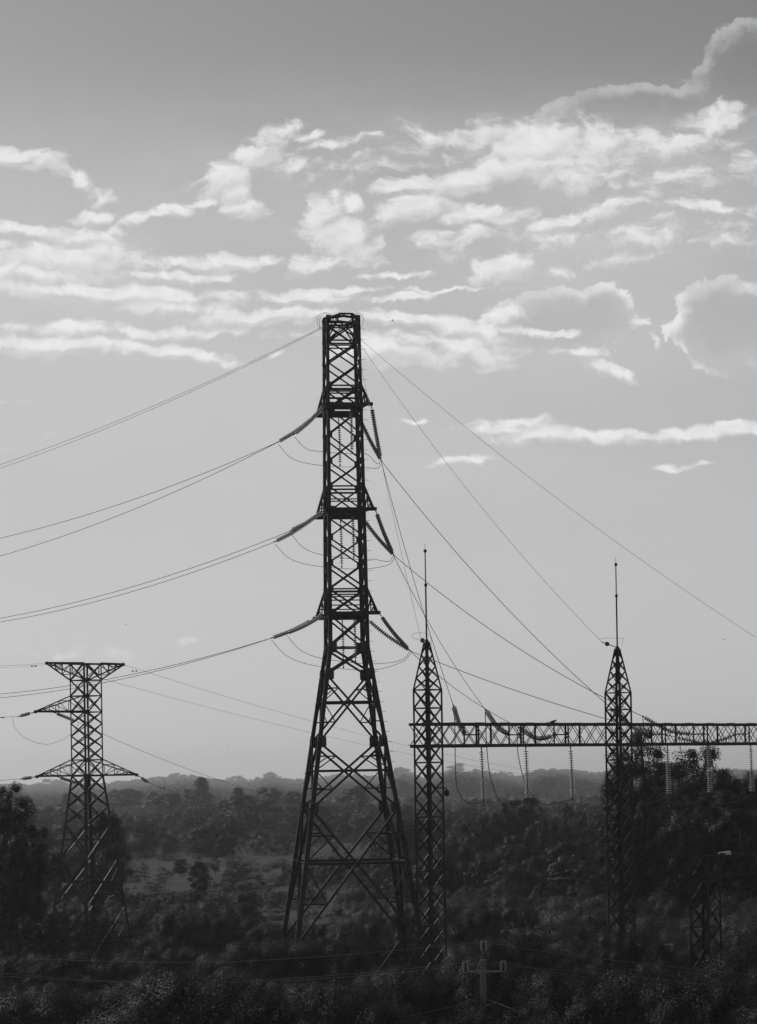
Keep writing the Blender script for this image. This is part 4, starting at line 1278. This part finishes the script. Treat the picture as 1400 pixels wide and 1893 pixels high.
# big dark trees, right
T(1190, 1347, 205, 'open_b', 145, 'tall dark tree with a ragged open top, right behind the second gantry column')
T(1160, 1410, 208, 'round_b', 130, 'dark leafy tree whose edge shows left of the second gantry column')
T(1290, 1383, 215, 'round_a', 180, 'round dark tree below the beam, behind the fifth hanging string')
T(1236, 1408, 222, 'round_b', 150, 'dark tree filling the gap between the ragged and the round tree')
T(1396, 1420, 205, 'broad_a', 130, 'dark tree under the beam at the right edge')
T(1345, 1436, 200, 'round_a', 160, 'dark tree in front of the round tree near the right edge')
T(1175, 1475, 196, 'broad_a', 190, 'broad dark tree low behind the second gantry column')
T(1275, 1490, 192, 'broad_a', 200, 'broad dark tree above the end of the low gantry')
T(1375, 1495, 190, 'round_b', 190, 'broad dark tree above the low gantry at the right edge')
# left
T(22, 1450, 172, 'open_b', 120, 'big dark tree at the left edge beside the left pylon')
T(-30, 1440, 178, 'round_a', 140, 'dark tree cut by the left edge')
T(62, 1530, 182, 'round_b', 110, 'dark spreading tree under the tall one at the left edge')
T(15, 1545, 168, 'broad_a', 170, 'wide dark tree low at the left edge')
T(48, 1612, 200, 'broad_a', 90, 'low dark tree left of the left pylon foot')
T(202, 1500, 262, 'tall_a', 96, 'dense dark columnar tree right behind the left pylon')
T(222, 1560, 258, 'bush_b', 60, 'dark bulge of foliage leaning right behind the left pylon', 'bush', cat='bush')
# mid distance singles
T(352, 1460, 918, 'far_tall', 50, 'slender hazy tree left of the pointed one between the two pylons')
T(373, 1437, 905, 'far_cone', 65, 'pointed hazy tree on the skyline between the two pylons')
T(312, 1466, 826, 'far_round', 77, 'hazy round tree just right of the left pylon lower arm')
T(283, 1464, 871, 'far_tall', 32, 'small hazy tree just beyond the low right arm tip of the left pylon')
T(238, 1458, 1032, 'far_round', 70, 'pale hazy tree right behind the waist of the left pylon')
T(215, 1460, 1066, 'far_round_b', 57, 'pale hazy tree seen through the left pylon')
T(125, 1466, 986, 'far_round_b', 55, 'hazy tree rising just left of the left pylon')
T(440, 1456, 734, 'far_cone', 55, 'dark conical tree left of the broad dark clump between the pylons')
T(462, 1470, 642, 'far_broad', 137, 'broad dark clump of a tree between the two pylons')
T(492, 1456, 871, 'far_round_b', 67, 'feathery hazy tree left of the tall pylon')
T(510, 1460, 848, 'far_round', 62, 'hazy round tree next to the feathery one left of the tall pylon')
T(536, 1463, 803, 'far_round_b', 57, 'hazy tree just left of the tall pylon leg')
T(540, 1490, 642, 'far_round', 55, 'small dark tree against the left leg of the tall pylon')
T(590, 1490, 596, 'far_round', 70, 'small round dark tree seen between the left legs of the tall pylon')
T(656, 1453, 734, 'far_round', 72, 'hazy tree standing alone inside the tall pylon frame')
T(700, 1496, 573, 'far_broad', 100, 'dark bushy tree behind the right legs of the tall pylon')
T(635, 1500, 642, 'far_cone', 62, 'dark tree at the foot of the lone hazy tree inside the pylon frame')
# skyline singles
for i, (px, top, w, key, lab) in enumerate([
    (742, 1418, 48, 'far_round', 'pale skyline tree just right of the tall pylon'),
    (845, 1412, 46, 'far_tall', 'tallest pale skyline tree just right of the first gantry column'),
    (880, 1421, 34, 'far_cone', 'pale pointed skyline tree behind the first hanging string'),
    (928, 1430, 34, 'far_round_b', 'small pale skyline tree between the first and second hanging strings'),
    (1000, 1421, 34, 'far_round', 'pale round skyline tree between the second and third hanging strings'),
    (1045, 1422, 32, 'far_round_b', 'pale skyline tree right beside the third hanging string'),
    (1098, 1436, 44, 'far_open', 'pale flat-topped skyline tree left of the second gantry column'),
    (500, 1427, 36, 'far_round', 'pale round skyline tree left of the tall pylon'),
    (476, 1436, 26, 'far_cone', 'little pale skyline tree left of the round skyline tree'),
    (325, 1429, 60, 'far_open', 'pale wide skyline tree with a flat crown between the pylons'),
    (285, 1440, 60, 'far_broad', 'pale broad skyline tree above the low right arm of the left pylon'),
    (440, 1434, 50, 'far_broad', 'pale broad skyline tree midway between the two pylons'),
    (625, 1430, 44, 'far_round', 'pale skyline tree showing inside the tall pylon lattice'),
    (585, 1436, 50, 'far_broad', 'pale broad skyline tree behind the left leg of the tall pylon'),
    (95, 1440, 60, 'far_broad', 'pale broad skyline tree below the low left arm of the left pylon'),
]):
    T(px, top, 4200 + (i * 137) % 600, key, w, lab)
# dark wooded mound between the gantry columns
for px, top, D, w, key, lab in [
    (946, 1479, 330, 78, 'round_a', 'highest dark tree of the wooded mound behind the second hanging string'),
    (978, 1474, 345, 62, 'round_b', 'dark tree with a tufted top next to the highest one of the mound'),
    (1050, 1487, 370, 34, 'tall_a', 'small dark round-headed tree on the mound under the third hanging string'),
    (905, 1500, 310, 100, 'broad_a', 'dark tree on the left slope of the wooded mound'),
    (860, 1520, 330, 90, 'round_b', 'dark tree at the left foot of the wooded mound, right of the first gantry column'),
    (1010, 1512, 300, 130, 'broad_a', 'wide dark tree in the middle of the wooded mound'),
    (1085, 1505, 320, 120, 'broad_a', 'wide dark tree on the right slope of the wooded mound'),
    (955, 1545, 275, 120, 'round_a', 'dark tree low on the front of the wooded mound'),
    (1055, 1556, 270, 120, 'round_b', 'dark tree at the front right of the wooded mound'),
    (835, 1560, 300, 70, 'bush_b', 'dark bush right beside the first gantry column'),
    (1120, 1500, 300, 90, 'round_a', 'dark tree between the wooded mound and the second gantry column'),
    (900, 1580, 262, 100, 'bush_d', 'dark low tree in front of the left slope of the mound'),
]:
    T(px, top, D, key, w, lab)
T(1060, 1592, 235, 'flat_a', 110, 'layered dark tree before the mound, left of the second gantry column')
T(1190, 1600, 210, 'flat_a', 110, 'layered tree with level branches right of the second gantry column')
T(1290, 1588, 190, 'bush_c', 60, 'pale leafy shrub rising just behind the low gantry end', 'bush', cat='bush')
# bushes one can point at
for px, top, D, w, key, lab in [
    (332, 1588, 345, 38, 'tall_a', 'boxy dark bush alone on the pale grass clearing'),
    (398, 1580, 340, 26, 'bush_d', 'small round bush at the edge of the grass clearing'),
    (440, 1592, 325, 90, 'bush_b', 'wide dark thicket beside the grass clearing'),
    (372, 1635, 250, 46, 'bush_b', 'dark bushy tuft in front of the grass clearing'),
    (655, 1650, 205, 76, 'bush_b', 'very dark shrub under the centre of the tall pylon'),
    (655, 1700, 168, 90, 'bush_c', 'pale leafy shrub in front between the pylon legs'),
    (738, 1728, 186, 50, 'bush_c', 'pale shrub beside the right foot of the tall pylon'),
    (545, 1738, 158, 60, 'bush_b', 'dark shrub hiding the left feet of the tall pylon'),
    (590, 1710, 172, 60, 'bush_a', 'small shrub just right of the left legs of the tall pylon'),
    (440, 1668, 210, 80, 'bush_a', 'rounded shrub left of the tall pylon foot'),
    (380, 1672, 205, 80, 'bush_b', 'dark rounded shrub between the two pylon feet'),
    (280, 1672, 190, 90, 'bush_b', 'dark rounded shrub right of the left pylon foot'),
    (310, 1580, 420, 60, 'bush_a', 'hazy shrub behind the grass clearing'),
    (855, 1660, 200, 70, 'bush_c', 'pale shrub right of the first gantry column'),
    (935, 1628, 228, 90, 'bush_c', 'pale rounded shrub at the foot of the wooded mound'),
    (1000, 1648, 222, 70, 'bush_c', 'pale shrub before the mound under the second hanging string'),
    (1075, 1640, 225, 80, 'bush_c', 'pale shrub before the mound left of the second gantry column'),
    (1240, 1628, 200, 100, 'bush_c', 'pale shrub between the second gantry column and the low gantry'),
    (1072, 1858, 108, 70, 'bush_c', 'leafy shrub at the bottom edge right of the utility pole'),
    (500, 1838, 118, 110, 'bush_a', 'dark shrub at the bottom edge left of the utility pole'),
]:
    T(px, top, D, key, w, lab, 'bush', cat='bush')

# ================================================================== plants nobody could count
def lim_scrub(px, D):
    v = 1655.0
    if D < 228 and 440 < px < 650: v = 1703
    elif D < 235: v = 1662 + (12 if px > 1240 else 0)
    if D < 193 and 75 < px < 262: v = 1750
    if 150 < D < 192 and px > 1185: return 1640 + 8 * math.sin(px * .05)
    if D < 176: v = max(v, 1738 + 12 * math.sin(px * .02))
    if D < 182 and 645 < px < 850: v = max(v, 1790)
    if D < 158 and 1100 < px < 1190: v = max(v, 1722)
    if D < 150 and 1240 < px < 1350: v = max(v, 1792)
    if D < 119 and 690 < px < 1020: v = max(v, 1868)
    if D < 145: v = max(v, 1795 + 22 * math.sin(px * .013) + 10 * math.sin(px * .041))
    return v
def peaks(D, px, centres, w):
    """belts of taller growth, wandering across the valley and broken by gaps"""
    v = 0.0
    for i, c in enumerate(centres):
        cc = c + 0.9 * w * math.sin(px * .011 + i * 1.7)
        g = 0.5 + 0.5 * math.sin(px * .019 + i * 2.3) * math.sin(px * .047 + i)
        v = max(v, math.exp(-((D - cc) / w) ** 2) * (0.45 + 0.75 * g))
    return v
SCR = ['bush_a', 'bush_b', 'bush_c', 'bush_d', 'bush_b', 'bush_a']
items = scatter_items(100, 150, lambda y: 0.165 * y + 6, lambda y: 1.75, 2.0, 6.0, .78, SCR, 5, lim_scrub, .05)
items += scatter_items(150, 236, lambda y: 0.165 * y + 6, lambda y: 1.9, 1.3, 4.6, .85, SCR, 15, lim_scrub, .10)
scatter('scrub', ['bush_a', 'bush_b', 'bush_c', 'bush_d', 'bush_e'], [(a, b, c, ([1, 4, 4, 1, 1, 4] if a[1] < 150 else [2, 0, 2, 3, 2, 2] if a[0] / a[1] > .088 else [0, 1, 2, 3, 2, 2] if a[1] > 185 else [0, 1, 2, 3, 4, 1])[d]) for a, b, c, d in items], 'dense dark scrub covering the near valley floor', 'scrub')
def lim_thicket(px, D):
    v = 1505 + 12 * math.sin(px * .03 + D * .02) + max(0, 300 - D) * 1.6
    if 205 < px < 700 and D < 420: v = max(v, 1640 if D < 290 else 1580)
    return v
items = scatter_items(236, 560, lambda y: 0.16 * y + 8, lambda y: 3.0 + (y - 236) * .008, 1.4, 6.5, .9, SCR, 6, lim_thicket, .08, grove=lambda px, D: 0.30 + 1.0 * peaks(D, px, (262, 310, 372, 430, 505), 13))
scatter('thicket', ['bush_a', 'bush_b', 'bush_c', 'far_round'], [(a, b, c, (2 if d < 5 else 0) if b[2] < 2.1 else (1, 3, 1, 3, 0, 1)[d]) for a, b, c, d in items], 'hazy thicket of shrubs across the middle distance', 'thicket')
items = scatter_items(560, 1500, lambda y: 0.155 * y + 10, lambda y: 6.5 + (y - 560) * .004, 3.0, 10.0, .95, SCR, 8, lambda px, D: 1486 + 8 * math.sin(px * .021 + D * .013) + max(0, (720 - D)) * .07 - max(0, D - 800) * .03, .06, grove=lambda px, D: 0.25 + 1.2 * peaks(D, px, (600, 700, 830, 1000, 1220, 1420), 26))
scatter('woodland', ['bush_c', 'far_broad', 'far_round', 'far_round_b'], [(a, b, c, 0 if b[2] < 3.0 else 1 + d % 3) for a, b, c, d in items], 'hazy woodland rising behind the valley scrub', 'woodland')
RIDGE = [(-200, 1440), (80, 1441), (200, 1441), (290, 1435), (340, 1432), (420, 1440), (470, 1440), (500, 1434), (540, 1441), (600, 1438), (640, 1434), (700, 1438), (742, 1428), (780, 1440), (845, 1424), (890, 1430), (928, 1435), (960, 1440), (1000, 1429), (1045, 1429), (1100, 1437), (1600, 1436)]
def ridge(px, D):
    for (a, u), (b, v) in zip(RIDGE[:-1], RIDGE[1:]):
        if a <= px <= b: y = u + (v - u) * (px - a) / (b - a); break
    else: y = 1440
    y = 1441 - (1441 - y) * 1.5
    return y + 4.5 * math.sin(px * .09 + D * .05) + max(0, 4100 - D) * .0092
items = scatter_items(1500, 5000, lambda y: 0.15 * y + 10, lambda y: 12.0 + (y - 1500) * .0035, 8.0, 25.0, .9, SCR, 9, ridge, .03, clear=False)
scatter('skyline_woodland', ['far_round', 'far_broad', 'far_round_b', 'far_open'], [(a, b, c, d % 4) for a, b, c, d in items], 'pale distant woodland forming the skyline', 'woodland')

# ================================================================== haze
def build_haze():
    x, y0, y1, z0, z1 = 2300, -350, 6400, EYE - 30, EYE + 36
    vs = [(a, b, c) for c in (z0, z1) for a, b in ((-x, y0), (x, y0), (x, y1), (-x, y1))]
    fs = [[3, 2, 1, 0], [4, 5, 6, 7], [0, 1, 5, 4], [1, 2, 6, 5], [2, 3, 7, 6], [3, 0, 4, 7]]
    m = bpy.data.materials.new('haze'); m.use_nodes = True
    nt = m.node_tree; nt.nodes.clear()
    o = nt.nodes.new('ShaderNodeOutputMaterial'); p = nt.nodes.new('ShaderNodeVolumePrincipled')
    p.inputs['Color'].default_value = (1, 1, 1, 1); p.inputs['Density'].default_value = 1.45e-4; p.inputs['Anisotropy'].default_value = 0.5
    nt.links.new(p.outputs[0], o.inputs['Volume'])
    h = link('haze', mesh_from('haze', vs, fs, m))
    tag(h, 'pale haze filling the valley', 'haze', kind='stuff')
build_haze()
